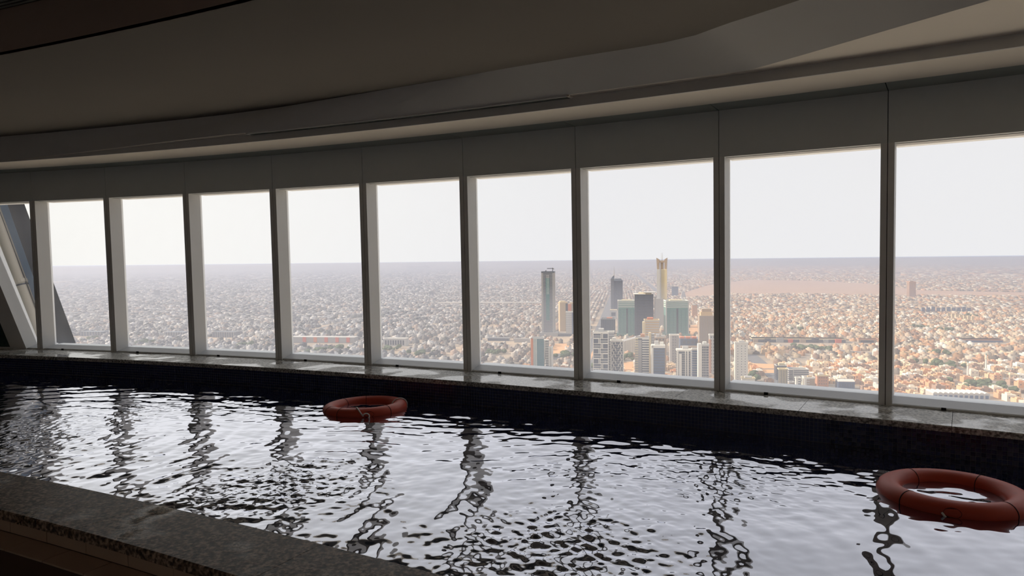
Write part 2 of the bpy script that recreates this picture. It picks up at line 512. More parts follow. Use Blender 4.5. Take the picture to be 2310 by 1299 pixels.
# ------------------------------------------------------------------ windows
def half_mullion(s0, s1):
    m = MB()
    z0, z1 = Z_COP, Z_HEAD
    lo = lean_o(z1)
    m.hexa([arc(s1, 0, z0), arc(s0, 0, z0), arc(s0, MD, z0), arc(s1, MD, z0),
            arc(s1, lo, z1), arc(s0, lo, z1), arc(s0, lo + MD, z1), arc(s1, lo + MD, z1)])
    return m
for k in range(len(MUL) + 1):
    win = thing('window_%d' % (k + 1), 'bay of the curved window wall', None)
    del win['label']
    struct(win)
    a = S_R if k == 0 else MUL[k - 1]
    b = MUL[k] - MW if k < len(MUL) else 11.4
    # the opening runs from s=a (right side) to s=b (left side)
    if k < len(MUL):
        half_mullion(MUL[k] - MW, MUL[k] - MW / 2 - 0.0025).build('mullion', M['mullion'], win)
        half_mullion(MUL[k] - MW / 2 + 0.0025, MUL[k]).build('mullion', M['mullion'], win)
        g = MB()
        g.hexa([arc(MUL[k] - MW/2 + .003, 0.012, Z_COP), arc(MUL[k] - MW/2 - .003, 0.012, Z_COP), arc(MUL[k] - MW/2 - .003, MD, Z_COP), arc(MUL[k] - MW/2 + .003, MD, Z_COP),
                arc(MUL[k] - MW/2 + .003, lean_o(Z_HEAD) + 0.012, Z_HEAD), arc(MUL[k] - MW/2 - .003, lean_o(Z_HEAD) + 0.012, Z_HEAD), arc(MUL[k] - MW/2 - .003, MD, Z_HEAD), arc(MUL[k] - MW/2 + .003, MD, Z_HEAD)])
        g.build('joint', M['groove'], win)
    # sill frame: white top, grey front lip
    m = MB(); m.loft([[arc(q, 0.022, Z_COP - 0.05), arc(q, 0.30, Z_COP - 0.05), arc(q, 0.30, Z_COP + 0.05), arc(q, 0.20, Z_COP + 0.05), arc(q, 0.022, Z_COP + 0.016)] for q in srange(a, b, 0.4)])
    sf = m.build('sill_frame', M['sill'], win)
    arc_slab(a, b, 0.010, 0.0215, Z_COP, Z_COP + 0.013, 0.4).build('sill_lip', M['mullion'], sf)
    mid = a + (b - a) * 0.70
    arc_slab(mid, mid + 0.03, 0.0, 0.0095, Z_COP, Z_COP + 0.02, 0.4).build('drain_clip', M['black'], sf)
    arc_slab(a, b, lean_o(Z_HEAD) + 0.06, MD + 0.03, Z_HEAD - 0.004, Z_HEAD + 0.04, 0.4).build('head_frame', M['mullion'], win)
    # glass
    gz0, gz1 = Z_COP + 0.042, Z_HEAD + 0.002
    pa, pb = arc(a - MW * .3, MD - 0.03, 0), arc(b + MW * .3, MD - 0.03, 0)
    hm = arc_rot((a + b) / 2)
    cx, cy = (pa[0] + pb[0]) / 2, (pa[1] + pb[1]) / 2
    L = math.hypot(pa[0] - pb[0], pa[1] - pb[1]) / 2
    ld = LEAN
    gm = MB().hexa([(-L, 0, 0), (L, 0, 0), (L, .008, 0), (-L, .008, 0),
                    (-L, -ld, gz1 - gz0), (L, -ld, gz1 - gz0), (L, .008 - ld, gz1 - gz0), (-L, .008 - ld, gz1 - gz0)])
    gp = gm.build('glass_pane', M['glass_clear'], win, (cx, cy, gz0), hm)
    gp.data.materials.append(M['glass'])
    for pf in gp.data.polygons:
        if pf.normal.y > 0.9: pf.material_index = 1        # dust lies on the outer face

# slanted end post and the solid corner to its left
def on_arc_o(x, y, o):
    """hit of a pixel ray with the cylinder at offset o"""
    d = ray(x, y)
    lo_t, hi_t = 2.0, 60.0
    g = lambda t: arc_o((d[0] * t, d[1] * t)) - o
    for _ in range(60):
        mt = (lo_t + hi_t) / 2
        if g(mt) > 0: hi_t = mt
        else: lo_t = mt
    return np.array([d[0] * lo_t, d[1] * lo_t, EYE + d[2] * lo_t])
pb_, pt_ = on_arc_o(60, 790, 0.0), on_arc_o(-70, 455, 0.0)
sb, st = arc_s(pb_), arc_s(pt_)
pbl, ptl = sb + 0.26, st + 0.26
post = MB().hexa([arc(pbl, 0.0, Z_COP), arc(sb, 0.0, Z_COP), arc(sb, MD, Z_COP), arc(pbl, MD, Z_COP),
                  arc(ptl, lean_o(Z_HEAD), Z_HEAD), arc(st, lean_o(Z_HEAD), Z_HEAD), arc(st, MD, Z_HEAD), arc(ptl, MD, Z_HEAD)])
post.build('slanted_post', M['mullion'], front)
cor = MB()
cor.loft([[arc(pbl - 0.02 + (S_L - pbl + 0.02) * q, 0.03, Z_COP), arc(pbl - 0.02 + (S_L - pbl + 0.02) * q, MD, Z_COP),
           arc(ptl - 0.02 + (S_L - ptl + 0.02) * q, MD, Z_HEAD + 0.02), arc(ptl - 0.02 + (S_L - ptl + 0.02) * q, 0.0, Z_HEAD + 0.02)] for q in np.linspace(0, 1, 16)])
cor.build('corner_infill', M['green'], front)

# ------------------------------------------------------------------ pool
pool = thing('swimming_pool', 'curved navy mosaic swimming pool below the windows', 'pool', (0, 0, 0))
arc_slab(S_R, S_L, O_IN - 0.02, O_COP + 0.02, -1.3, -1.1).build('pool_floor', M['pool_floor'], pool)
arc_slab(S_R, S_L, O_COP + 0.035, O_COP + 0.2, -1.15, Z_COP - 0.03).build('far_wall', M['grout_blue'], pool)
arc_slab(S_R, S_L, O_OUT + 0.06, O_IN - 0.035, -1.15, Z_COP - 0.03).build('near_wall', M['grout_blue'], pool)
# mosaic tiles of the far wall
TP, TS = 0.0275, 0.0247
ZT = Z_COP - 0.045
rows_n = 9
def tile_mesh(mat):
    m = MB(); h = TS / 2; b = 0.0018
    m.loft([[(-h, 0, -h), (h, 0, -h), (h, 0, h), (-h, 0, h)],
            [(-h, -0.002, -h), (h, -0.002, -h), (h, -0.002, h), (-h, -0.002, h)],
            [(-h + b, -0.0032, -h + b), (h - b, -0.0032, -h + b), (h - b, -0.0032, h - b), (-h + b, -0.0032, h - b)]])
    return m.mesh('mosaic_tile', mat)
tmesh = [tile_mesh(M[k]) for k in ('tile_a', 'tile_b', 'tile_c')]
n0 = int(math.floor(-0.88 / TP))
cnt = 0
for c in range(n0, n0 + 43):
    for r in range(7):
        if cnt >= 300: break
        s = c * TP; z = ZT - TP * (r + 0.5)
        o = obj('mosaic_tile', random.choice(tmesh), pool, arc(s, O_COP + 0.035, z), arc_rot(s))
        cnt += 1
mb = MB()
for c in range(int(S_R / TP) + 1, int(S_L / TP)):
    for r in range(rows_n):
        if n0 <= c < n0 + 43 and r < 7 and (c - n0) * 7 + r < 300: continue
        s = c * TP; z = ZT - TP * (r + 0.5)
        h = TS / 2; ds = TS / 2
        o0 = O_COP + 0.035; o1 = o0 - 0.0025 - 0.0012 * random.random()
        b = len(mb.v)
        mb.v += [arc(s + ds, o0, z - h), arc(s - ds, o0, z - h), arc(s - ds, o0, z + h), arc(s + ds, o0, z + h),
                 arc(s + ds, o1, z - h), arc(s - ds, o1, z - h), arc(s - ds, o1, z + h), arc(s + ds, o1, z + h)]
        mb.f += [(b+4, b+5, b+6, b+7), (b, b+1, b+5, b+4), (b+1, b+2, b+6, b+5), (b+2, b+3, b+7, b+6), (b+3, b, b+4, b+7)]
o = mb.build('mosaic_tiles', M['tile_a'], pool); o['kind'] = 'stuff'

# copings, slab by slab
def coping(name, label, o0, o1, mat, s_start, pitch, thick, group):
    t = thing(name, label, 'coping', arc((S_L + S_R) / 2, (o0 + o1) / 2, Z_COP - thick))
    inv = t.matrix_world.inverted()
    s = s_start; off = Vector(t.location)
    while s < S_L:
        e = min(S_L, s + pitch)
        m = MB(); rings = []
        bev = 0.006
        for q in srange(s + 0.0015, e - 0.0015, 0.2):
            rings.append([Vector(arc(q, o0, Z_COP - thick)) - off, Vector(arc(q, o1, Z_COP - thick)) - off,
                          Vector(arc(q, o1, Z_COP - bev)) - off, Vector(arc(q, o1 - bev, Z_COP)) - off,
                          Vector(arc(q, o0 + bev, Z_COP)) - off, Vector(arc(q, o0, Z_COP - bev)) - off])
        m.loft(rings).build('coping_slab', mat, t)
        s = e
    return t
coping('far_coping', 'pale speckled granite coping ledge under the windows', O_COP, 0.02, M['granite_far'], S_R, 0.93, 0.04, None)
coping('near_coping', 'dark brown granite coping on the near edge of the pool', O_OUT, O_IN, M['granite_near'], S_R - 0.62, 1.15, 0.042, None)
# parapet below the near coping, tile by tile, and its tiled step
par = arc_slab(S_R, S_L, O_OUT + 0.036, O_OUT + 0.059, -0.05, Z_COP - 0.042).build('wall_pool_side', M['grout']); struct(par)
Z_TREAD = EYE - 1.2
s = S_R
while s < S_L:
    e = min(S_L, s + 0.31)
    arc_slab(s + 0.002, e - 0.002, O_OUT + 0.026, O_OUT + 0.036, Z_TREAD + 0.003, Z_COP - 0.044, 0.31).build('tile', M['beige_tile'], par)
    s = e
st_ = arc_slab(S_R, S_L, O_OUT - 0.085, O_OUT + 0.036, 0.0, Z_TREAD - 0.008).build('trim_1', M['grout']); struct(st_)
s = S_R + 0.12
while s < S_L:
    e = min(S_L, s + 0.31)
    arc_slab(s + 0.002, e - 0.002, O_OUT - 0.088, O_OUT + 0.026, Z_TREAD - 0.008, Z_TREAD, 0.31).build('tile', M['beige_tile'], st_)
    s = e

# water: a displaced surface following the arc
def water():
    NS, NO = 1600, 400
    s = np.concatenate([np.linspace(S_R, -2.6, 160)[:-1], np.linspace(-2.6, 11.5, NS - 300), np.linspace(11.5, S_L, 142)[1:]]); o = np.linspace(O_IN - 0.03, O_COP + 0.03, NO)
    NS = len(s)
    S_, O_ = np.meshgrid(s, o, indexing='ij')
    h = H0 + K_ARC * S_
    X = X0 - (np.sin(h) - math.sin(H0)) / K_ARC + O_ * np.sin(h)
    Y = Y0 - (np.cos(h) - math.cos(H0)) / K_ARC + O_ * np.cos(h)
    Z = np.zeros_like(X)
    r = np.random.default_rng(3)
    # (px, py, reach of the churned patch, its slope, slope of the rings running out of it)
    jets = ((40, 985, 0.75, 0.13, 0.080), (640, 1095, 0.50, 0.20, 0.080), (330, 930, 0.40, 0.08, 0.035), (1290, 1235, 0.55, 0.20, 0.065), (1610, 1085, 0.50, 0.16, 0.050), (1270, 1060, 0.40, 0.10, 0.030))
    calm = on_z(2050, 1270, Z_WAT)
    mod0 = 1.0 - 0.55 * np.exp(-((X - calm[0]) ** 2 + (Y - calm[1]) ** 2) / 1.2 ** 2)
    # free wave trains: (wavelength m, slope, count, heading, spread)
    for lam, slope, n, th0, dth in ((0.75, 0.016, 6, 1.35, .5), (0.36, 0.026, 8, 1.3, .6), (0.20, 0.036, 10, 1.2, .6), (0.12, 0.038, 14, 1.2, .7), (0.07, 0.032, 14, 1.2, 1.0)):
        part = np.zeros_like(X)
        for i in range(n):
            th = th0 + r.normal() * dth
            l_ = lam * (0.75 + 0.5 * r.random())
            k = 2 * math.pi / l_
            wx = 0.35 * np.sin(X * 1.3 + r.random() * 6.28) + 0.35 * np.sin(Y * 1.7 + r.random() * 6.28)
            amp = slope / k * math.sqrt(2.0 / n)
            mod = 0.55 + 0.45 * np.sin(X * (0.6 + 1.2 * r.random()) + Y * (0.6 + 1.2 * r.random()) + r.random() * 6.28)
            part += amp * mod * np.sin(k * (X * math.cos(th) + Y * math.sin(th)) + r.random() * 6.28 + wx * 1.4)
        Z += part * (mod0 if lam < 0.5 else 1.0)
    for (px, py, rad, sl, rs) in jets:
        c = on_z(px, py, Z_WAT)
        D = np.hypot(X - c[0], Y - c[1]); A = np.arctan2(Y - c[1], X - c[0])
        env = np.exp(-(D / rad) ** 2)
        loc = np.zeros_like(X)
        for i in range(26):
            th = r.random() * 6.28; l_ = 0.035 + 0.08 * r.random() ** 1.5; k = 2 * math.pi / l_
            loc += sl / k * 0.28 * np.sin(k * (X * math.cos(th) + Y * math.sin(th)) + r.random() * 6.28 + 0.8 * np.sin(X * 6 + i) * np.cos(Y * 7 - i))
        Z += env * loc
        ring = np.zeros_like(X)
        for l_, w_ in ((0.24, .8), (0.15, 1.0), (0.095, .8)):
            k = 2 * math.pi / l_
            ph = 0.9 * np.sin(A * 3 + r.random() * 6) + 0.7 * np.sin(A * 5 + r.random() * 6) + 1.1 * np.sin(D * 2.3 + A * 2 + r.random() * 6)
            ring += w_ * rs / k * np.sin(k * D + ph)
        Z += ring * np.clip(D / rad - 0.3, 0, 1) * np.exp(-(D / (rad * 3.2)) ** 1.5) * (0.6 + 0.4 * np.sin(A * 4 + r.random() * 6))
    edge = np.clip((O_COP + 0.03 - O_) / 0.4, 0.35, 1)
    Z *= edge
    co = np.stack([X, Y, Z + Z_WAT], -1).reshape(-1, 3).astype(np.float32)
    idx = np.arange(NS * NO).reshape(NS, NO)
    q = np.stack([idx[:-1, :-1], idx[1:, :-1], idx[1:, 1:], idx[:-1, 1:]], -1).reshape(-1, 4)
    me = bpy.data.meshes.new('pool_water')
    me.vertices.add(len(co)); me.vertices.foreach_set('co', co.ravel())
    me.loops.add(q.size); me.loops.foreach_set('vertex_index', q[:, ::-1].ravel().astype(np.int32))
    me.polygons.add(len(q))
    me.polygons.foreach_set('loop_start', np.arange(0, q.size, 4, dtype=np.int32))
    me.polygons.foreach_set('loop_total', np.full(len(q), 4, np.int32))
    me.polygons.foreach_set('use_smooth', np.ones(len(q), bool))
    me.update(calc_edges=True)
    # make sure the surface faces up
    if me.polygons[0].normal.z < 0:
        me.flip_normals()
    me.materials.append(M['water'])
    return tag(obj('pool_water', me), 'dark rippling water filling the pool', 'water', None, 'stuff')
water()

# ------------------------------------------------------------------ ring buoys
def ring_buoy(label, loc, rot, seams, rope_at, slot_at, patch_at, tilt):
    t = thing('ring_buoy', label, 'ring buoy', loc)
    t.rotation_euler = (tilt[0], tilt[1], rot)
    R, rw, rh = 0.304, 0.063, 0.054
    def pt(a, b, e=0.0):
        rr = R + (rw + e) * math.cos(b)
        return (rr * math.cos(a), rr * math.sin(a), (rh + e) * math.sin(b))
    m = MB()
    NA, NB = 96, 28
    m.loft([[pt(2*math.pi*i/NA, 2*math.pi*j/NB) for j in range(NB)] for i in range(NA)], close=True)
    body = m.build('ring_body', M['ring'], t, smooth=True)
    for a in seams:
        m = MB()
        w = 0.012
        m.loft([[pt(a - w, 2*math.pi*j/NB, -0.004) for j in range(NB)], [pt(a - w * .6, 2*math.pi*j/NB, 0.0016) for j in range(NB)],
                [pt(a + w * .6, 2*math.pi*j/NB, 0.0016) for j in range(NB)], [pt(a + w, 2*math.pi*j/NB, -0.004) for j in range(NB)]])
        m.build('seam', M['seam'], body, smooth=True)
    for a in slot_at:                                   # moulded rope slot on the outside
        m = MB()
        m.loft([[pt(a + 0.05 * math.cos(q), 0.35 + 0.42 * math.sin(q), -0.006) for q in np.linspace(0, 2*math.pi, 14, endpoint=False)],
                [pt(a + 0.05 * math.cos(q), 0.35 + 0.42 * math.sin(q), 0.0012) for q in np.linspace(0, 2*math.pi, 14, endpoint=False)]])
        m.build('rope_slot', M['black'], body)
    for a in patch_at:
        m = MB()
        m.loft([[pt(a + 0.11 * math.cos(q), 0.15 + 0.5 * math.sin(q), -0.006) for q in np.linspace(0, 2*math.pi, 18, endpoint=False)],
                [pt(a + 0.11 * math.cos(q), 0.15 + 0.5 * math.sin(q), 0.0008) for q in np.linspace(0, 2*math.pi, 18, endpoint=False)]])
        m.build('moulded_recess', M['ring_dark'], body)
    for (a0, a1, b0, b1, curl) in rope_at:
        pts = []
        for q in np.linspace(0, 1, 26):
            p = Vector(pt(a0 + (a1 - a0) * q, b0 + (b1 - b0) * q, 0.006))
            pts.append(p)
        if curl:
            e = pts[-1]; ea = a1
            out = Vector((math.cos(ea), math.sin(ea), 0)); tan = Vector((-math.sin(ea), math.cos(ea), 0))
            for q in np.linspace(0.3, 4.6, 14):
                pts.append(e + tan * (0.022 * (1 - math.cos(q)) * 1.2) + Vector((0, 0, 0.022 * math.sin(q))) + out * (0.004 + 0.003 * q))
        m = MB(); tube(m, pts, 0.0055, 8)
        m.build('rope', M['rope'], t, smooth=True)
    return t
P1 = on_z(824, 919, Z_WAT + 0.005)
ring_buoy('orange ring buoy with white rope loops floating by the far pool wall', (P1[0], P1[1], Z_WAT + 0.002), 0.0,
          seams=[math.radians(a) for a in (100, 140, 215, 262 - 20, 318)],
          rope_at=[(math.radians(16), math.radians(20), 2.9, -0.5, False), (math.radians(268), math.radians(279), 1.7, 0.0, True)],
          slot_at=[math.radians(188)], patch_at=[math.radians(287)], tilt=(-0.02, -0.02))
P2 = on_z(2148, 1118, Z_WAT + 0.0)
ring_buoy('plain orange ring buoy floating near the right end of the pool', (P2[0], P2[1], Z_WAT + 0.007), 0.0,
          seams=[math.radians(a) for a in (32, 100, 198, 287)],
          rope_at=[(math.radians(231), math.radians(235), 0.1, -0.5, False)],
          slot_at=[math.radians(150)], patch_at=[math.radians(238)], tilt=(-0.015, 0.0))

# ------------------------------------------------------------------ air vents
def vent(name, label, s0, s1, o0, o1, z, nsl):
    t = thing(name, label, 'air vent', arc((s0 + s1) / 2, (o0 + o1) / 2, z))
    off = Vector(t.location)
    def slab(a, b, c, d, z0, z1, nm, mat):
        m = MB(); rings = []
        for q in srange(a, b, 0.25):
            rings.append([Vector(arc(q, c, z0)) - off, Vector(arc(q, d, z0)) - off, Vector(arc(q, d, z1)) - off, Vector(arc(q, c, z1)) - off])
        m.loft(rings).build(nm, mat, t)
    slab(s0, s1, o0, o1, z - 0.002, z - 0.0005, 'backing', M['vent'])
    slab(s0, s1, o0 - 0.004, o0 + 0.002, z - 0.012, z - 0.0005, 'frame', M['mullion'])
    slab(s0, s1, o1 - 0.002, o1 + 0.004, z - 0.012, z - 0.0005, 'frame', M['mullion'])
    slab(s0 - 0.02, s0, o0 - 0.004, o1 + 0.004, z - 0.012, z - 0.0005, 'end_plate', M['cream'])
    slab(s1, s1 + 0.02, o0 - 0.004, o1 + 0.004, z - 0.012, z - 0.0005, 'end_plate', M['mullion'])
    for k in range(nsl):
        c = o0 + (o1 - o0) * (k + 1) / (nsl + 1)
        slab(s0, s1, c - 0.006, c + 0.004, z - 0.010, z - 0.003, 'slat', M['soffit'])
vs0 = arc_s(on_z(1290, 220, Z_STEP)); vs1 = arc_s(on_z(560, 300, Z_STEP))
vent('ceiling_vent', 'long slim slatted air vent in the ceiling step above the windows', vs0, vs1, -0.878, -0.790, Z_STEP, 4)
vq = on_z(45, 15, Z_TOP)
vo = arc_o(vq); vs = arc_s(vq)
vent('ceiling_vent', 'dark slatted vent in the high ceiling corner above the left side', vs - 1.2, vs + 1.2, vo - 0.16, vo + 0.10, Z_TOP, 6)

# ------------------------------------------------------------------ outside: leaning leg of the building
M['leg_navy'] = plain('navy_glass_cladding', lin(36, 46, 66), 0.3, 0.1, 0.6)
M['leg_blue'] = plain('sky_tinted_glass', lin(128, 160, 200), 0.4, 0.04, 1)  # reflected sky put into the base colour of the glass strip
M['leg_cream'] = plain('cream_metal_column', lin(196, 186, 170), 0.45, 0.04, 2)
leg = thing('building_leg', 'leaning navy and cream clad leg of the building with a blue sky-tinted glass strip outside the leftmost window', 'building', arc(10.0, 1.0, Z_COP - 2.0))
loff = Vector(leg.location)
HL = H0 + K_ARC * 10.0
def leg_pt(x, y, o):
    """hit with the vertical plane parallel to the local wall, o metres outside"""
    nrm = np.array([math.sin(HL), math.cos(HL), 0]); p0 = np.array(arc(10.0, o, 0))
    d = ray(x, y); t = (p0 @ nrm) / (d @ nrm)
    return Vector((d[0] * t, d[1] * t, EYE + d[2] * t))
def leg_strip(name, xb0, xb1, xt0, xt1, o0, o1, mat, ext_top=2.2, ext_bot=2.0):
    vd = leg_pt(90, 700, o0); n_ = Vector((vd.x, vd.y, 0)).normalized() * (o1 - o0)
    b0, b1 = leg_pt(xb0, 787, o0), leg_pt(xb1, 787, o0)
    t0, t1 = leg_pt(xt0, 463, o0), leg_pt(xt1, 463, o0)
    d0, d1 = t0 - b0, t1 - b1
    B0, B1, T0, T1 = b0 - d0 * ext_bot, b1 - d1 * ext_bot, t0 + d0 * ext_top, t1 + d1 * ext_top
    m = MB().hexa([p - loff for p in (B0, B1, B1 + n_, B0 + n_, T0, T1, T1 + n_, T0 + n_)])
    return m.build(name, mat, leg)
leg_strip('navy_cladding', 126, 176, 10, 56, 1.15, 2.4, M['leg_navy'])
leg_strip('sky_tinted_strip', 108, 133, -14, 17, 1.0, 1.15, M['leg_blue'])
leg_strip('edge_trim', 113, 117, -9, -5, 0.95, 1.0, M['leg_navy'])
# round cream column with a joint collar
cb, ct = leg_pt(100, 787, 0.95), leg_pt(-19, 463, 0.95)
dv = ct - cb
rad_c = (leg_pt(114, 787, 0.95) - leg_pt(90, 787, 0.95)).length / 2
m = MB(); tube(m, [cb - dv * 2 - loff, cb - loff, ct - loff, ct + dv * 2.2 - loff], rad_c, 18); m.build('column', M['leg_cream'], leg, smooth=True)
jc = cb + dv * 0.46
m = MB(); tube(m, [jc - dv * 0.012 - loff, jc + dv * 0.012 - loff], rad_c * 1.12, 18); m.build('collar', M['leg_cream'], leg)
m = MB(); tube(m, [jc - dv * 0.03 - loff, jc - dv * 0.02 - loff], rad_c * 1.06, 18); m.build('collar', M['leg_navy'], leg)

# ==================================================================== the city
HG = 250.0
ZG = EYE - HG
GRID = math.radians(8.8)          # street grid turned to the right of the view
gx = np.array([math.cos(GRID), -math.sin(GRID)]); gy = np.array([math.sin(GRID), math.cos(GRID)])

def ground_mat():
    m, n, l, p = new_mat('dusty_city_ground')
    tc = n.new('ShaderNodeTexCoord')
    a = n.new('ShaderNodeTexNoise'); a.inputs['Scale'].default_value = 0.0016; a.inputs['Detail'].default_value = 8
    a.inputs['Roughness'].default_value = 0.62
    mp = n.new('ShaderNodeMapping'); mp.inputs['Scale'].default_value = (1, 2.2, 1)
    l.new(tc.outputs['Object'], mp.inputs['Vector']); l.new(mp.outputs['Vector'], a.inputs['Vector'])
    r = n.new('ShaderNodeValToRGB')
    e = r.color_ramp.elements
    e[0].position = 0.34; e[0].color = lin(134, 130, 126)
    e[1].position = 0.68; e[1].color = lin(206, 182, 156)
    x = e.new(0.5); x.color = lin(172, 158, 144)
    l.new(a.outputs['Fac'], r.inputs['Fac'])
    l.new(r.outputs['Color'], p.inputs['Base Color'])
    p.inputs['Roughness'].default_value = 0.95
    p.inputs['Specular IOR Level'].default_value = 0.1
    return m
M['ground'] = ground_mat()
mb = MB()
rings_r = [60, 400, 900, 1500, 2500, 4000, 7000, 12000, 20000, 34000]
rows = []
for rr in rings_r:
    row = []
    for k in range(49):
        a = math.radians(-75 + 150 * k / 48)
        z = ZG
        row.append((rr * math.sin(a), rr * math.cos(a), z))
    rows.append(row)
gr = mb.grid(rows).build('city_ground', M['ground']); struct(gr)
# low hills along the horizon
def hill_row(r0, base, amp, seed):
    q = np.random.default_rng(seed)
    rowa, rowb, rowc = [], [], []
    ph = q.random(6) * 6.28
    for k in range(161):
        a = math.radians(-48 + 96 * k / 160)
        h = base + amp * (0.5 + 0.28 * math.sin(a * 9 + ph[0]) + 0.16 * math.sin(a * 23 + ph[1]) + 0.08 * math.sin(a * 57 + ph[2]))
        h = max(4.0, h)
        for row, rr, z in ((rowa, r0, -2), (rowb, r0 + 1200, h), (rowc, r0 + 3000, -2)):
            row.append((rr * math.sin(a), rr * math.cos(a), ZG + z))
    return [rowa, rowb, rowc]
M['hill'] = plain('dusty_hill', lin(150, 140, 134), 0.95, 0.1, 0.0006, spec=0.1)
struct(MB().grid(hill_row(27000, 10, 80, 4)).build('horizon_hills', M['hill'], smooth=True))

# added pale ground, unseen below the sills, bouncing daylight up into the room
M['bounce_ground'] = plain('pale_bounce_ground', lin(236, 226, 210), 0.9, 0.06, 0.02, spec=0.1)
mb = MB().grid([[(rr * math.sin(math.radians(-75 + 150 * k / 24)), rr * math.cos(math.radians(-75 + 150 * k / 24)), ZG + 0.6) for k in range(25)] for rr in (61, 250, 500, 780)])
mb.build('bounce_ground', M['bounce_ground'], gr)
def gpt(x, y, dz=0.0):
    p = on_z(x, y, ZG); return Vector((p[0], p[1], ZG + dz))
def patch(name, pts, mat, dz):
    v = [gpt(x, y, dz) for x, y in pts]
    m = MB(); b = len(v); m.v = [tuple(q) for q in v] + [(q[0], q[1], q[2] - 0.5) for q in v]
    m.f = [tuple(range(b))] + [(i, (i + 1) % b, b + (i + 1) % b, b + i) for i in range(b)]
    return m.build(name, mat, gr)
M['sand'] = plain('bare_sand', lin(196, 164, 142), 0.95, 0.14, 0.004, spec=0.1)
M['sand2'] = plain('reddish_sand', lin(222, 176, 136), 0.95, 0.1, 0.02, spec=0.1)
M['asphalt'] = plain('grey_asphalt', lin(122, 122, 126), 0.9, 0.08, 0.01)
M['lawn'] = plain('dull_green_planting', lin(96, 108, 84), 0.95, 0.2, 0.03, spec=0.1)
plain_poly = [(1520, 668), (1600, 642), (1690, 631), (1830, 633), (1960, 640), (2080, 655), (2330, 660), (2330, 669), (2100, 668), (1990, 667), (1800, 664), (1650, 664), (1560, 672)]
patch('sand_plain', plain_poly, M['sand'], 0.6)
lots = [[(1247, 776), (1288, 775), (1274, 797), (1246, 799)], [(1330, 806), (1338, 790), (1338, 800), (1331, 820)], [(1552, 735), (1572, 733), (1580, 752), (1556, 756)],
        [(1694, 820), (1745, 822), (1746, 832), (1706, 832)], [(1704, 834), (1746, 834), (1746, 842), (1720, 842)], [(1404, 818), (1433, 816), (1436, 848), (1402, 850)]]
for q in lots:
    patch('sand_lot', q, M['sand2'], 1.0)
def road(a, b, width, name='road', dz=0.8):
    A, B = gpt(*a, dz), gpt(*b, dz)
    d = (B - A).normalized(); nrm = Vector((-d.y, d.x, 0)) * width / 2
    m = MB(); p = [A - nrm, B - nrm, B + nrm, A + nrm]
    m.v = [tuple(q) for q in p] + [(q.x, q.y, q.z - 0.5) for q in p]
    m.f = [(0, 1, 2, 3), (0, 1, 5, 4), (1, 2, 6, 5), (2, 3, 7, 6), (3, 0, 4, 7)]
    return m.build(name, M['asphalt'], gr)
road((1330, 846), (1396, 636), 60)
road((1486, 660), (1418, 603), 40)
road((1690, 800), (1810, 900), 34)
road((1700, 775), (2000, 800), 22)
road((1080, 757), (1225, 760), 60)
road((640, 772), (830, 770), 40)
road((700, 748), (820, 716), 30)
road((1250, 812), (1292, 780), 26)
ROADS = [((1330, 846), (1396, 636), 60), ((1690, 800), (1810, 900), 34), ((1700, 775), (2000, 800), 22), ((1486, 660), (1418, 603), 40), ((700, 748), (820, 716), 30)]

# ---- colours for buildings
def bmat(name, rgb, rough=0.7, var=0.05):
    if name not in M: M[name] = plain(name, lin(*rgb), rough, var, 0.05)
    return M[name]
B_WHITE = bmat('white_render', (226, 222, 214)); B_BEIGE = bmat('beige_stone', (206, 180, 146)); B_PINK = bmat('pinkish_stone', (198, 150, 124))
B_GREY = bmat('grey_concrete', (164, 162, 162)); B_LGREY = bmat('light_concrete', (196, 194, 192)); B_DARK = bmat('dark_glass', (62, 68, 84), 0.3)
B_BLUE = bmat('blue_glass', (92, 112, 142), 0.3); B_TEAL = bmat('teal_glass', (84, 126, 128), 0.3); B_GREEN = bmat('green_glass', (112, 154, 146), 0.3)
B_ORANGE = bmat('orange_panel', (214, 132, 96)); B_SLATE = bmat('slate_glass', (96, 104, 118), 0.35); B_CREAM = bmat('cream_stone', (222, 206, 172))
B_RED = bmat('red_panel', (206, 104, 84)); B_TAUPE = bmat('taupe_stone', (172, 154, 138))

def site(x0, x1, ytop, ybase, dratio=0.8, rot=None):
    """base centre, width, depth, height and turn of a building seen in the pixel box"""
    xc = (x0 + x1) / 2
    P = gpt(xc, ybase)
    hd = math.hypot(P.x, P.y)
    az = math.atan2(P.x, P.y)
    rot = GRID if rot is None else math.radians(rot)
    dl = abs(az - rot)
    depth = float(np.array([P.x, P.y, ZG - EYE]) @ FW)
    vis = (x1 - x0) / F_PX * depth / math.hypot(1, (xc - W_PX/2) / F_PX) ** 0.0
    vis *= math.cos(az)            # span across the line of sight
    w = vis / (math.cos(dl) + dratio * math.sin(dl))
    d = ray(xc, ytop); t = hd / math.hypot(d[0], d[1])
    h = EYE + d[2] * t - ZG
    return P, w, w * dratio, h, -rot

def building(name, label, box, body, dratio=0.8, rot=None, cat='building'):
    P, w, d, h, rz = site(*box, dratio=dratio, rot=rot)
    t = thing(name, label, cat, (P.x, P.y, ZG), rz)
    if body is not None:
        MB().box(-w/2, w/2, -d/2, d/2, -1.0, h).build('body', body, t)
    return t, w, d, h

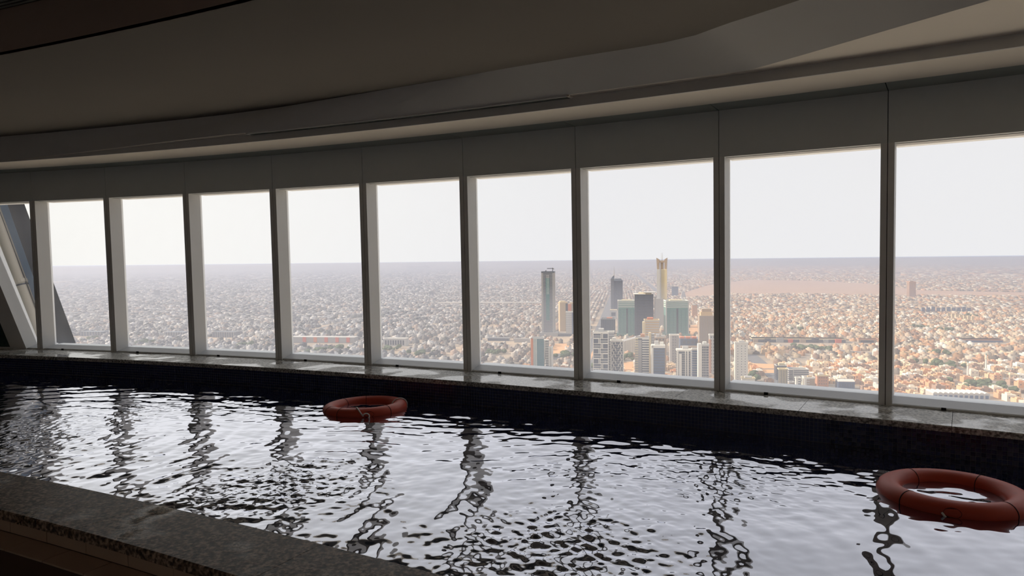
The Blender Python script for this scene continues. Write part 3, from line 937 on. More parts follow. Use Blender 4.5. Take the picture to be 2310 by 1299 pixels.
def bands(t, w, d, h, n, mat, frac=0.4, proud=0.6, z0=0.0, z1=None, name='floor_band', x0=None, x1=None):
    z1 = h if z1 is None else z1
    st = (z1 - z0) / n
    xa = -w/2 - proud if x0 is None else x0; xb = w/2 + proud if x1 is None else x1
    me = MB().box(xa, xb, -d/2 - proud, d/2 + proud, 0, st * frac).mesh(name, mat)
    for k in range(n):
        obj(name, me, t, (0, 0, z0 + st * (k + 1) - st * frac))
def fins(t, w, d, h, n, mat, frac=0.35, proud=0.8, z0=0.0, z1=None, name='fin', sides=True):
    z1 = h if z1 is None else z1
    st = w / n
    me = MB().box(-st * frac / 2, st * frac / 2, -d/2 - proud, -d/2 + 0.5, z0, z1).mesh(name, mat)
    for k in range(n):
        obj(name, me, t, (-w/2 + st * (k + 0.5), 0, 0))
    if sides:
        m2 = max(2, int(n * d / w)); st2 = d / m2
        for sg in (-1, 1):
            me2 = MB().box(min(sg * (w/2 - .5), sg * (w/2 + proud)), max(sg * (w/2 - .5), sg * (w/2 + proud)), -st2 * frac / 2, st2 * frac / 2, z0, z1).mesh(name, mat)
            for k in range(m2):
                obj(name, me2, t, (0, -d/2 + st2 * (k + 0.5), 0))
def windows(t, w, d, h, nx, nz, mat, fw=0.4, fh=0.45, z0=0.0, z1=None, side=False):
    z1 = h if z1 is None else z1
    sx, sz = w / nx, (z1 - z0) / nz
    t = next((c for c in t.children if c.name.startswith('body')), t)
    me = MB().box(-sx * fw / 2, sx * fw / 2, -d/2 - 0.25, -d/2 + 0.3, -sz * fh / 2, sz * fh / 2).mesh('window', mat)
    for i in range(nx):
        for k in range(nz):
            obj('window', me, t, (-w/2 + sx * (i + .5), 0, z0 + sz * (k + .5)))
    if side:
        me = MB().box(-w/2 - 0.25, -w/2 + 0.3, -d * 0.25, d * 0.25, -sz * fh / 2, sz * fh / 2).mesh('window', mat)
        for k in range(nz):
            obj('window', me, t, (0, 0, z0 + sz * (k + .5)))
def roof_box(t, x0, x1, y0, y1, z0, z1, mat, name='roof_plant'):
    MB().box(x0, x1, y0, y1, z0, z1).build(name, mat, t)
def parapet(t, w, d, h, mat, e=0.8, hh=2.5, name='parapet'):
    m = MB()
    m.box(-w/2-e, w/2+e, -d/2-e, -d/2+e, h, h+hh); m.box(-w/2-e, w/2+e, d/2-e, d/2+e, h, h+hh)
    m.box(-w/2-e, -w/2+e, -d/2, d/2, h, h+hh); m.box(w/2-e, w/2+e, -d/2, d/2, h, h+hh)
    m.build(name, mat, t)

# 1 unfinished grey tower with cranes
t, w, d, h = building('skyscraper', 'tall unfinished grey blue skyscraper with a crane on its roof', (1223, 1253, 615, 757), B_SLATE, 0.9)
for sx in (-1, 1):
    MB().box(min(sx*(w/2-5), sx*(w/2+.8)), max(sx*(w/2-5), sx*(w/2+.8)), -d/2-.8, d/2+.8, 0, h).build('corner_pier', B_GREY, t)
MB().box(-w*.16, w*.14, -d/2-.9, -d/2, h*.25, h*.92).build('glazing_strip', B_TEAL, t)
bands(t, w*.86, d, h, 44, B_GREY, .3, .4)
windows(t, w*.22, d + 2.4, h, 2, 14, B_WHITE, .5, .4, h*.66, h*.97)
parapet(t, w, d, h, B_SLATE, 1.2, 4.5, 'crown')
MB().box(-w*.7, w*.8, -d*.7, d*.7, 0, 12).build('podium', B_GREY, t)
hx = Vector((math.cos(-GRID), math.sin(-GRID), 0))
def crane(label, base, hm, jib, back, sgn):
    c = thing('tower_crane', label, 'crane', base, -GRID)
    MB().box(-1, 1, -1, 1, 0, hm).build('mast', B_DARK, c)
    MB().box(min(sgn*jib, -sgn*back), max(sgn*jib, -sgn*back), -.8, .8, hm - 3.2, hm - 1.2).build('jib', B_DARK, c)
    MB().box(-sgn*back - 2, -sgn*back + 2, -1.5, 1.5, hm - 5.5, hm - 2.5).build('counterweight', B_GREY, c)
tp = Vector(t.location) + Vector((0, 0, h))
crane('thin tower crane with a long jib on the unfinished skyscraper', tp + hx * w * .36, 16, 18, 3, -1)
crane('short crane stub at the left of the skyscraper roof', tp - hx * w * .18, 8, 2.5, 1, -1)
# 2, 3
t, w, d, h = building('office_tower', 'beige slab tower to the right of the unfinished skyscraper', (1260, 1281, 681, 746), B_BEIGE, 1.2, -4)
MB().box(w*.24, w/2 + .6, -d/2 - .6, d/2 + .6, 0, h - 4).build('shaded_side', B_DARK, t); roof_box(t, -w*.4, w*.2, -d*.3, d*.3, h, h+4, B_CREAM)  # shade on the right side put in as a dark colour
t, w, d, h = building('office_tower', 'orange and brown tower partly behind a mullion', (1278, 1304, 685, 737), B_TAUPE, 0.8)
MB().box(-w/2-.4, -w*.05, -d/2-.6, -d/2+1, h*.55, h).build('orange_panel', B_ORANGE, t); bands(t, w*.5, d, h, 10, B_GREY, .3, .5, x0=0, x1=w/2+.5); roof_box(t, -w*.2, w*.3, -d*.2, d*.2, h, h+5, B_BEIGE)
t, w, d, h = building('office_tower', 'white grey office block standing before the orange and brown tower', (1277, 1304, 704, 753), B_LGREY, 0.7)
MB().box(w*.02, w/2+.5, -d/2-.6, d/2, 0, h).build('glass_side', B_BLUE, t); bands(t, w, d, h, 12, B_WHITE, .35, .5, x0=-w/2-.5, x1=0); parapet(t, w, d, h, B_WHITE)
# 4 teal building
t, w, d, h = building('office_tower', 'teal glass tower with a sunlit orange edge left of the white sail building', (1199, 1228, 763, 868), B_TEAL, 0.7, 4)
MB().box(-w/2-.6, -w/2+w*.16, -d/2-.8, d/2+.6, 0, h+1).build('sunlit_edge', B_ORANGE, t)  # low sun on the left edge put in as orange colour
for k in range(3): MB().box(-w/2+w*(.2+.1*k), -w/2+w*(.25+.1*k), -d/2-.7, -d/2+.5, 0, h).build('white_rib', B_WHITE, t)
bands(t, w*.5, d, h, 22, B_BLUE, .25, .3, x0=0, x1=w/2+.3); parapet(t, w, d, h, B_LGREY)
# 5 sail building
t, w, d, h = building('office_tower', 'white sail shaped tower flaring at its foot', (1224, 1248, 766, 864), None, 0.6)
prof = []
for k in range(15):
    q = k / 14
    xl = -w/2 - w*.45 * (1 - q) ** 2.4 if q < 1 else -w/2
    prof.append((xl, h * q))
m = MB(); m.loft([[(xl, -d/2, z), (xl + w*.30, -d/2, z), (xl + w*.30, d/2, z), (xl, d/2, z)] for xl, z in prof]); m.build('sail_wall', B_WHITE, t)
MB().box(-w*.2, w*.12, -d*.35, d*.5, 0, h*.97).build('body', B_GREY, t)
MB().box(w*.10, w*.30, -d/2, d/2, 0, h*.84).build('white_slab', B_WHITE, t); MB().box(w*.34, w*.52, -d/2, d/2, 0, h*.84).build('white_slab', B_WHITE, t)
MB().box(0, w*.4, -d*.6, 0, 0, h*.4).build('dark_annex', B_DARK, t)
bands(t, w*.2, d*.7, h, 18, B_WHITE, .3, .4, x0=-w*.2, x1=w*.1)
# 6 far pair
t, w, d, h = building('skyscraper', 'hazy grey skyscraper with a needle spire beside the highway', (1378, 1393, 629, 697), B_SLATE, 0.9)
bands(t, w, d, h, 26, B_GREY, .3, .5)
m = MB(); m.loft([[(-w*.5, -w*.25, h), (w*.0, -w*.25, h), (w*.0, w*.25, h), (-w*.5, w*.25, h)], [(-w*.1, -w*.1, h + 16), (w*.05, -w*.1, h + 16), (w*.05, w*.1, h + 16), (-w*.1, w*.1, h + 16)]]); m.build('spire_base', B_SLATE, t)
MB().cyl(0, 0, h + 14, h + 62, 1.6, .3, 6).build('spire', B_GREY, t)
t, w, d, h = building('skyscraper', 'hazy dark skyscraper with a rounded top beside the spired one', (1385, 1405, 633, 699), B_DARK, 0.9)
m = MB(); m.loft([[(-w/2*k, -d/2*k, z), (w/2*k, -d/2*k, z), (w/2*k, d/2*k, z), (-w/2*k, d/2*k, z)] for k, z in ((1, h), (.9, h+4), (.7, h+7), (.68, h+10))]); m.build('crown', B_SLATE, t)
fins(t, w, d, h, 6, B_SLATE, .4, .6, sides=False)
# 7, 10 the twin green buildings
for lab, box in (('left one of the two green glass blocks with white banded tops', (1394, 1436, 679, 756)), ('right wider one of the two green glass blocks with white banded tops', (1497, 1553, 679, 757))):
    t, w, d, h = building('office_block', lab, box, B_GREEN, 0.75, 10 if box[0] < 1450 else 4)
    bands(t, w, d, h, 3, B_WHITE, .35, .8, h*.80, h*.97, 'white_band')
    bands(t, w, d, h, 16, B_TEAL, .22, .3, h*.04, h*.78)
    fins(t, w*.9, d, h, 5, B_TEAL, .1, .5, 0, h*.78, sides=False)
    for sx in (-1, 1):
        MB().box(min(sx*(w/2-2), sx*(w/2+1)), max(sx*(w/2-2), sx*(w/2+1)), -d/2-1, -d/2+2, 0, h).build('corner_pier', B_LGREY, t)
    MB().box(-w*.04, w*.04, -d/2-.9, -d/2+.5, 0, h*.8).build('mullion_strip', B_DARK, t)
    parapet(t, w, d, h, B_WHITE, 1.0, 3.5); roof_box(t, -w*.3, w*.25, -d*.25, d*.25, h, h+5, B_CREAM)
    MB().box(-w*.56, w*.56, -d*.62, d*.6, 0, 9).build('podium', B_GREEN, t)
# 8 dark tower
t, w, d, h = building('skyscraper', 'dark slate office tower with projecting flat roof plates between the green blocks', (1432, 1474, 664, 768), B_DARK, 0.7, 11)
bands(t, w, d, h, 30, B_SLATE, .28, .5); fins(t, w, d, h, 3, B_DARK, .08, 1.0, sides=False)
MB().box(-w*.58, w*.08, -d*.6, d*.6, h+1, h+3).build('roof_plate', B_WHITE, t); MB().box(-w*.02, w*.62, -d*.6, d*.6, h+6, h+8).build('roof_plate', B_LGREY, t)
roof_box(t, -w*.3, w*.4, -d*.3, d*.3, h, h+6, B_CREAM)
MB().box(w*.55, w*.66, -d*.3, d*.3, 0, h*.95).build('side_core', B_LGREY, t)
# 9 horned tower
t, w, d, h = building('skyscraper', 'tallest pale tower crowned by two horns and twin masts', (1482, 1505, 607, 738), None, 1.0, 16)
MB().box(-w/2, -w*.06, -d/2, d/2, 0, h).build('shaded_half', B_LGREY, t); MB().box(-w*.04, w/2, -d/2+.6, d/2, 0, h).build('sunlit_half', B_CREAM, t)  # grey shaded and warm sunlit halves, the light put into the wall colours
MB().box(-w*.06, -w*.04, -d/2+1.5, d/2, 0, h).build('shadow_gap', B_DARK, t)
ct_h = h * 0.195
for sx in (-1, 1):
    m = MB(); xo, xi = sx*w*.5, sx*w*.27
    m.hexa([(min(xo, xi), -d*.3, h), (max(xo, xi), -d*.3, h), (max(xo, xi), d*.3, h), (min(xo, xi), d*.3, h),
            (min(sx*w*.56, xi), -d*.3, h + ct_h*(1 if sx < 0 else .85)), (max(sx*w*.56, xi), -d*.3, h + ct_h*(.85 if sx < 0 else 1)), (max(sx*w*.56, xi), d*.3, h + ct_h*(.85 if sx < 0 else 1)), (min(sx*w*.56, xi), d*.3, h + ct_h*(1 if sx < 0 else .85))])
    m.build('horn', B_TAUPE, t)
MB().box(-w*.5, w*.5, -d*.28, d*.28, h + ct_h*.58, h + ct_h*.76).build('crown_bridge', B_TAUPE, t)
MB().box(-w*.16, w*.16, -d*.15, d*.15, h, h + ct_h*.62).build('crown_core', B_TAUPE, t)
for sx in (-1, 1): MB().cyl(sx*w*.06, 0, h + ct_h*.7, h + ct_h*1.45, .7, .3, 6).build('mast', B_GREY, t)
fins(t, w*.42, d, h, 4, B_GREY, .2, .5, sides=False)
MB().box(-w*.75, w*.2, -d*.8, d*.5, 0, h*.5).build('lower_wing', B_GREY, t)
# 11.. smaller ones
t, w, d, h = building('office_block', 'small blue grey block at the edge of the sandy plain', (1515, 1530, 647, 668), B_BLUE, 0.8); bands(t, w, d, h, 8, B_SLATE, .3, .6); parapet(t, w, d, h, B_SLATE)
t, w, d, h = building('office_block', 'small grey pyramid shaped building with a pole on top', (1535, 1548, 655, 672), None, 1.0)
m = MB(); m.loft([[(-w/2*k, -d/2*k, z), (w/2*k, -d/2*k, z), (w/2*k, d/2*k, z), (-w/2*k, d/2*k, z)] for k, z in ((1, 0), (.75, h*.4), (.45, h*.8), (.12, h))]); m.build('pyramid_body', B_GREY, t); MB().cyl(0, 0, h, h*1.5, .8, .3, 6).build('pole', B_GREY, t)
t, w, d, h = building('apartment_tower', 'beige stepped tower with an orange flat roof in front of the dark tower', (1453, 1487, 722, 800), B_BEIGE, 0.8)
bands(t, w, d, h, 14, B_LGREY, .35, .6); MB().box(-w*.62, -w*.44, -d*.55, d*.2, 0, h*.96).build('stair_shaft', B_CREAM, t); roof_box(t, -w*.3, w*.1, -d*.3, d*.3, h, h+7, B_ORANGE); parapet(t, w, d, h, B_CREAM)
t, w, d, h = building('office_block', 'dark square block by the highway behind the white maze tower', (1356, 1388, 719, 752), B_SLATE, 0.9); fins(t, w, d, h, 8, B_DARK, .4, .5); roof_box(t, -w*.1, w*.3, -d*.3, d*.2, h, h+5, B_ORANGE); parapet(t, w, d, h, B_GREY)
t, w, d, h = building('office_block', 'small pale block with one dark window band behind the dark square block', (1376, 1392, 699, 719), B_LGREY, 0.9); MB().box(-w*.3, w*.3, -d/2-.6, -d/2+.5, h*.35, h*.75).build('window_band', B_SLATE, t); roof_box(t, -w/2, w/2, -d/2, d/2, h, h+2, B_CREAM)
t, w, d, h = building('exhibition_hall', 'low hall wrapped in vertical white slats with a slanting top', (1394, 1445, 757, 795), None, 0.7)
m = MB().hexa([(-w/2, -d/2, 0), (w/2, -d/2, 0), (w/2, d/2, 0), (-w/2, d/2, 0), (-w/2, -d/2, h*.62), (w/2, -d/2, h), (w/2, d/2, h), (-w/2, d/2, h*.62)]); m.build('body', B_GREY, t)
nsl = 22
for k in range(nsl):
    q = (k + .5) / nsl; x = -w/2 + w*q; MB().box(x - .7, x + .7, -d/2 - 1.2, -d/2 + .3, 0, h*(.62 + .38*q)).build('slat', B_WHITE, t)
# 17 maze tower
t, w, d, h = building('apartment_tower', 'white tower patterned with meandering maze bands', (1339, 1373, 750, 874), B_SLATE, 0.8)
rowh = h / 11.0; bt = w * .055
for k in range(11):
    z = h - rowh * (k + 1)
    full, small = (-w*.5, w*.06), (w*.10, w*.5)
    if k % 2: full, small = (-w*.06, w*.5), (-w*.5, -w*.10)
    sgn = 1 if k % 2 == 0 else -1
    for nm, x0, x1, z0, z1 in (('maze_band', full[0], full[1], z + rowh*.90, z + rowh*1.0), ('maze_band', full[0], full[1], z + rowh*.40, z + rowh*.50),
                               ('maze_band', full[0], full[1], z, z + rowh*.1), ('maze_band', (full[1] - bt) if sgn > 0 else full[0], full[1] if sgn > 0 else full[0] + bt, z, z + rowh),
                               ('maze_band', small[0], small[1], z + rowh*.88, z + rowh), ('maze_band', small[0] if sgn > 0 else small[1] - bt, small[0] + bt if sgn > 0 else small[1], z, z + rowh),
                               ('window_block', small[0] + bt*1.5, small[1] - bt*1.2, z + rowh*.2, z + rowh*.8)):
        MB().box(x0, x1, -d/2 - (1.0 if nm == 'maze_band' else .5), -d/2 + .4, z0, z1).build(nm, B_WHITE if nm == 'maze_band' else B_SLATE, t)
for sx in (-1, 1): MB().box(sx*w*.5 - .7, sx*w*.5 + .7, -d/2 - 1.0, -d/2 + .6, 0, h).build('corner_edge', B_WHITE, t)
roof_box(t, -w*.15, w*.2, -d*.3, d*.3, h, h+8, B_LGREY); parapet(t, w, d, h, B_WHITE)
t, w, d, h = building('apartment_tower', 'plain grey tower directly right of the maze tower', (1370, 1386, 749, 862), B_GREY, 0.9); bands(t, w, d, h, 20, B_LGREY, .4, .5); parapet(t, w, d, h, B_WHITE)
# 18 woven tower
t, w, d, h = building('apartment_tower', 'grey tower with a woven pattern of white crossed ribs', (1378, 1406, 769, 868), B_SLATE, 0.8, 6)
for k in range(14):
    z = h * k / 14; z2 = h * (k + 1) / 14
    for j in range(3):
        x = -w/2 + w * (j + (.25 if k % 2 else .75)) / 3 * .96
        m = MB(); sl = w * .09 * (1 if (k + j) % 2 else -1)
        m.hexa([(x - .8, -d/2 - 1, z), (x + .8, -d/2 - 1, z), (x + .8, -d/2 + .4, z), (x - .8, -d/2 + .4, z), (x - .8 + sl, -d/2 - 1, z2), (x + .8 + sl, -d/2 - 1, z2), (x + .8 + sl, -d/2 + .4, z2), (x - .8 + sl, -d/2 + .4, z2)]); m.build('rib', B_WHITE, t)
for sx in (-1, 1): MB().box(sx*w*.5 - .9, sx*w*.5 + .9, -d/2 - 1.0, -d/2 + .9, 0, h).build('corner_edge', B_WHITE, t)
bands(t, w, d, h, 18, B_GREY, .3, .4); roof_box(t, -w*.35, -w*.1, -d*.2, d*.3, h, h+7, B_WHITE); parapet(t, w, d, h, B_WHITE)
# 19..
t, w, d, h = building('apartment_tower', 'pale tower stacked with wide balcony slabs at the centre of the cluster', (1433, 1464, 762, 868), B_SLATE, 0.8); bands(t, w*.55, d, h, 20, B_WHITE, .4, 1.2, x0=-w*.0, x1=w*.5); MB().box(-w/2-.6, -w*.04, -d/2-.8, d/2, 0, h*.97).build('wall_half', B_GREY, t); bands(t, w*.4, d+2, h, 20, B_CREAM, .3, .9, x0=-w*.52, x1=-w*.3); roof_box(t, -w*.1, w*.2, -d*.3, d*.3, h, h+8, B_PINK); parapet(t, w, d, h, B_LGREY)
t, w, d, h = building('apartment_tower', 'slim cream tower between the balcony tower and the white framed tower', (1464, 1476, 752, 850), B_GREY, 1.0); MB().box(-w/2-.6, -w*.1, -d/2-.7, d/2, 0, h+2).build('cream_edge', B_CREAM, t); bands(t, w*.5, d, h, 18, B_LGREY, .35, .5, x0=0, x1=w/2+.5)
t, w, d, h = building('apartment_tower', 'plain grey block behind the white framed tower', (1474, 1503, 760, 842), B_TAUPE, 0.8); windows(t, w*.8, d, h, 3, 9, B_SLATE, .4, .4); roof_box(t, -w*.3, -w*.05, -d*.2, d*.2, h, h+6, B_LGREY); roof_box(t, w*.1, w*.4, -d*.2, d*.2, h, h+4, B_LGREY)
t, w, d, h = building('apartment_tower', 'dark glass tower held in a white frame', (1469, 1500, 782, 876), B_SLATE, 0.8); MB().box(-w/2-.8, -w/2+w*.13, -d/2-1, d/2, 0, h+3).build('frame_pier', B_WHITE, t); MB().box(-w/2, w/2+.8, -d/2-1, d/2+.8, h-1, h+4).build('frame_top', B_WHITE, t); bands(t, w*.8, d, h, 15, B_BLUE, .4, .7, x0=-w*.36, x1=w*.46); roof_box(t, -w*.25, w*.05, -d*.2, d*.3, h+4, h+11, B_LGREY); roof_box(t, w*.12, w*.42, -d*.2, d*.3, h+4, h+9, B_WHITE)
t, w, d, h = building('apartment_tower', 'blank grey slab tower in front of the right green block', (1510, 1531, 756, 818), B_GREY, 0.8); MB().box(-w/2-.5, -w*.28, -d/2-.6, d/2, 0, h+1).build('light_edge', B_LGREY, t); windows(t, w*.5, d, h, 2, 10, B_SLATE, .3, .4); parapet(t, w, d, h, B_WHITE)
t, w, d, h = building('apartment_tower', 'white tower of tall vertical slabs and dark slots', (1525, 1560, 790, 880), B_SLATE, 0.8)
for q0, q1 in ((-.5, -.40), (-.36, -.18), (.05, .12), (.2, .3), (.42, .5)): MB().box(w*q0, w*q1, -d/2-1.4, d/2, 0, h*(.93 if q0 == -.36 else 1)).build('white_slab', B_WHITE, t)
bands(t, w, d, h, 18, B_GREY, .3, .5); roof_box(t, -w*.52, w*.52, -d*.52, d*.52, h, h+2.5, B_WHITE, 'roof_slab'); roof_box(t, -w*.1, w*.3, -d*.2, d*.2, h+2, h+8, B_LGREY)
t, w, d, h = building('shopping_building', 'low blue panelled building with orange roof decks behind the white slab tower', (1531, 1580, 762, 792), B_BLUE, 0.9); windows(t, w*.8, d, h, 4, 1, B_SLATE, .7, .6, h*.55, h*.95)
for k in range(3): roof_box(t, -w*.5 + w*.3*k, -w*.28 + w*.3*k, -d*.4, d*.1, h, h+4, B_ORANGE, 'roof_deck')
MB().box(-w*.5, w*.5, -d*.9, -d*.5, 0, h*.5).build('front_wing', B_TAUPE, t)
t, w, d, h = building('apartment_tower', 'dark balcony tower with a bright white corner at the right mullion', (1574, 1599, 778, 892), B_SLATE, 0.9); MB().box(-w/2-1, -w*.22, -d/2-1, d/2, 0, h+2).build('white_corner', B_WHITE, t); bands(t, w*.7, d, h, 20, B_GREY, .4, 1.0, x0=-w*.2, x1=w*.52); fins(t, w*.6, d + 1.5, h, 3, B_LGREY, .12, .8, sides=False); roof_box(t, -w*.05, w*.3, -d*.3, d*.3, h, h+6, B_WHITE); parapet(t, w, d, h, B_LGREY)
t, w, d, h = building('apartment_tower', 'grey glass tower left of the dark balcony tower', (1560, 1575, 788, 884), B_BLUE, 0.9); bands(t, w, d, h, 18, B_GREY, .35, .5); parapet(t, w, d, h, B_WHITE)
t, w, d, h = building('apartment_tower', 'tall pinkish grey tower with vertical stripes and a stepped top', (1574, 1610, 711, 800), B_TAUPE, 0.9); fins(t, w, d, h, 9, B_GREY, .4, .7, sides=False); MB().box(-w*.38, w*.42, -d*.4, d*.4, h, h+9).build('upper_step', B_BEIGE, t); MB().box(-w*.3, w*.36, -d*.3, d*.3, h+9, h+17).build('upper_step', B_TAUPE, t)
t, w, d, h = building('apartment_tower', 'narrow pale tower against the right mullion', (1599, 1614, 756, 846), B_LGREY, 0.9); windows(t, w*.8, d, h, 2, 12, B_SLATE, .4, .4); MB().box(-w*.5-.4, -w*.2, -d*.5-.5, d*.3, 0, h*.9).build('orange_strip', B_PINK, t); parapet(t, w, d, h, B_WHITE)
t, w, d, h = building('apartment_tower', 'slim orange lit tower right of the wide green block', (1560, 1573, 688, 716), B_PINK, 0.9); bands(t, w, d, h, 9, B_BEIGE, .3, .5); roof_box(t, -w*.3, w*.2, -d*.3, d*.3, h, h+5, B_WHITE)
# window 8
t, w, d, h = building('apartment_tower', 'white tower dotted with three columns of small windows beside the boulevard', (1656, 1687, 774, 864), B_WHITE, 0.45)
windows(t, w*.86, d, h, 3, 15, B_SLATE, .2, .28, 0, h*.97, side=True); parapet(t, w, d, h, B_WHITE); roof_box(t, -w*.2, w*.25, -d*.3, d*.3, h, h+5, B_LGREY)
t, w, d, h = building('public_building', 'low pale building with three tall arched bays at the foot of the dotted tower', (1672, 1703, 853, 880), B_WHITE, 0.8); windows(t, w*.8, d, h, 3, 1, B_SLATE, .45, .7, 0, h*.85); parapet(t, w, d, h, B_CREAM, 1, 2); roof_box(t, -w*.3, w*.3, -d*.3, d*.3, h, h+4, B_LGREY)
t, w, d, h = building('office_block', 'dark teal office block with a cream roof house along the boulevard', (1747, 1774, 824, 856), B_DARK, 1.1); bands(t, w, d, h, 7, B_SLATE, .3, .4); parapet(t, w, d, h, B_LGREY, .8, 1.5); roof_box(t, -w*.2, w*.4, -d*.2, d*.3, h, h+5, B_CREAM)
t, w, d, h = building('office_block', 'cream office block in front of the dark teal one', (1754, 1776, 833, 872), B_CREAM, 0.8); fins(t, w, d, h, 5, B_SLATE, .4, .4); parapet(t, w, d, h, B_CREAM)
t, w, d, h = building('office_block', 'wide grey office block with rows of window bands', (1774, 1824, 832, 868), B_LGREY, 0.6); bands(t, w*.74, d, h, 8, B_SLATE, .45, .4, x0=-w*.26, x1=w*.5); MB().box(-w/2-.5, -w*.32, -d/2-.6, d/2, 0, h+2).build('stair_end', B_SLATE, t); bands(t, w, d + 1.4, h, 8, B_WHITE, .2, .5, x0=-w*.52, x1=-w*.34); parapet(t, w, d, h, B_WHITE, .8, 1.6)
t, w, d, h = building('apartment_block', 'small brown grey block left of the white pair by the sill', (1778, 1791, 863, 890), B_TAUPE, 1.0); windows(t, w*.8, d, h, 2, 5, B_SLATE, .4, .4); parapet(t, w, d, h, B_LGREY)
t, w, d, h = building('apartment_block', 'narrow white block with balcony bands near the sill', (1793, 1806, 853, 896), B_WHITE, 1.0); bands(t, w*.5, d, h, 8, B_SLATE, .4, .4, x0=-w*.05, x1=w*.45); parapet(t, w, d, h, B_WHITE)
t, w, d, h = building('apartment_block', 'white and dark stepped block right of the narrow white one', (1809, 1838, 852, 896), B_TAUPE, 0.9); MB().box(-w/2-.5, -w*.3, -d/2-.6, d/2, 0, h+1).build('white_end', B_WHITE, t); bands(t, w, d, h, 8, B_LGREY, .35, .8, x0=-w*.3, x1=0); roof_box(t, -w*.1, w*.3, -d*.2, d*.2, h, h+4, B_BEIGE); parapet(t, w, d, h, B_WHITE)
t, w, d, h = building('apartment_block', 'low blue grey block with roof tanks just above the sill', (1828, 1862, 880, 906), B_BLUE, 0.8); bands(t, w, d, h, 4, B_WHITE, .3, .5); roof_box(t, -w*.4, -w*.2, -d*.2, d*.2, h, h+4, B_WHITE); roof_box(t, w*.05, w*.3, -d*.2, d*.2, h, h+3, B_LGREY)
t, w, d, h = building('apartment_block', 'square pink block with small windows among the villas', (1838, 1869, 847, 874), B_PINK, 0.8); windows(t, w*.8, d, h, 4, 4, B_SLATE, .3, .35); roof_box(t, -w*.3, w*.1, -d*.3, d*.3, h, h+5, B_WHITE); parapet(t, w, d, h, B_CREAM)
t, w, d, h = building('public_building', 'long blue grey building with a curved white roof among the villas', (1884, 1928, 859, 876), B_BLUE, 0.6); windows(t, w*.9, d, h, 6, 1, B_SLATE, .4, .5, 0, h)
m = MB(); m.loft([[(x, -d*.55 * math.cos(a), h + d*.18 * math.sin(a)) for a in np.linspace(0, math.pi, 9)] for x in (-w*.5, w*.5)]); m.build('vault_roof', B_WHITE, t)
t, w, d, h = building('shopping_mall', 'very long low dark mall with a cream roof edge', (1690, 1906, 762, 771), B_SLATE, 0.12); bands(t, w, d, h, 1, B_CREAM, .25, 1.2)
for k in range(8): MB().box(-w*.5 + w*(k + .1)/8, -w*.5 + w*(k + .5 + .1*(k % 3))/8, -d/2 - 6, -d/2 + 2, 0, h*(.8 + .15*(k % 3))).build('shop_unit', (B_TAUPE, B_DARK, B_GREY, B_RED)[k % 4] if k != 7 else B_RED, t)
t, w, d, h = building('warehouse', 'long brown warehouse right of the mall', (1933, 1978, 763, 772), B_TAUPE, 0.3); bands(t, w, d, h, 1, B_PINK, .3, 1.0); MB().box(-w*.4, w*.3, -d/2-4, -d/2, 0, h*.5).build('loading_dock', B_DARK, t)
# window 9
t, w, d, h = building('office_tower', 'lone pinkish brown tower on the plain seen in the rightmost window', (2045, 2066, 636, 671), B_PINK, 1.0); fins(t, w, d, h, 6, B_TAUPE, .35, .8); parapet(t, w, d, h, B_PINK); roof_box(t, -w*.3, w*.2, -d*.3, d*.3, h, h+7, B_TAUPE)
for k in range(10):
    x = 2078 + k * 11.5
    t, w, d, h = building('apartment_block', 'dark blue grey block in the long even row across the rightmost window', (x, x + 8.5, 694 - (k % 3), 703), B_BLUE, 0.8); t['group'] = 'even row of blue grey blocks'; bands(t, w, d, h, 4, B_SLATE, .35, .5)
for k in range(7):
    x = 2136 + k * 9.0
    t, w, d, h = building('apartment_block', 'sunlit yellow block in the row below the blue grey blocks', (x, x + 7.5, 706 + k * 1.2, 716 + k * 1.4), B_CREAM, 0.9); t['group'] = 'yellow sunlit blocks'; bands(t, w, d, h, 3, B_BEIGE, .35, .5)
t, w, d, h = building('market_hall', 'wide market hall with a row of white vaulted roofs near the right sill', (2086, 2232, 884, 896), B_LGREY, 0.35)
for k in range(11):
    xa, xb = -w*.5 + w*k/11, -w*.5 + w*(k + .86)/11
    m = MB(); m.loft([[((xa + xb)/2 - (xb - xa)/2*math.cos(a), y, h + (xb - xa)*.32*math.sin(a)) for a in np.linspace(0, math.pi, 7)] for y in (-d*.5, d*.5)]); m.build('vault_roof', B_WHITE, t)
    MB().box(xa + 1, xb - 1, -d/2 - .5, -d/2 + .4, h*.1, h*.7).build('opening', B_BLUE, t)
for lab, bx in (('slim white minaret left of the taller one in the rightmost window', (2181, 2185, 814, 849)), ('taller slim white minaret in the rightmost window', (2222, 2226, 796, 838))):
    P, w, d, h, rz = site(*bx, 1.0)
    t = thing('minaret', lab, 'minaret', (P.x, P.y, ZG))
    MB().cyl(0, 0, 0, h*.72, 2.0, 1.6, 10).build('shaft', B_WHITE, t); MB().cyl(0, 0, h*.72, h*.76, 2.8, 2.8, 10).build('balcony', B_CREAM, t); MB().cyl(0, 0, h*.76, h*.9, 1.3, 1.2, 10).build('upper_shaft', B_WHITE, t); MB().cyl(0, 0, h*.9, h, 1.4, .1, 10).build('spire', B_TEAL, t)
t, w, d, h = building('warehouse', 'long pale blue block far right behind the minarets', (2156, 2262, 764, 771), B_BLUE, 0.25); bands(t, w, d, h, 1, B_PINK, .3, .8)
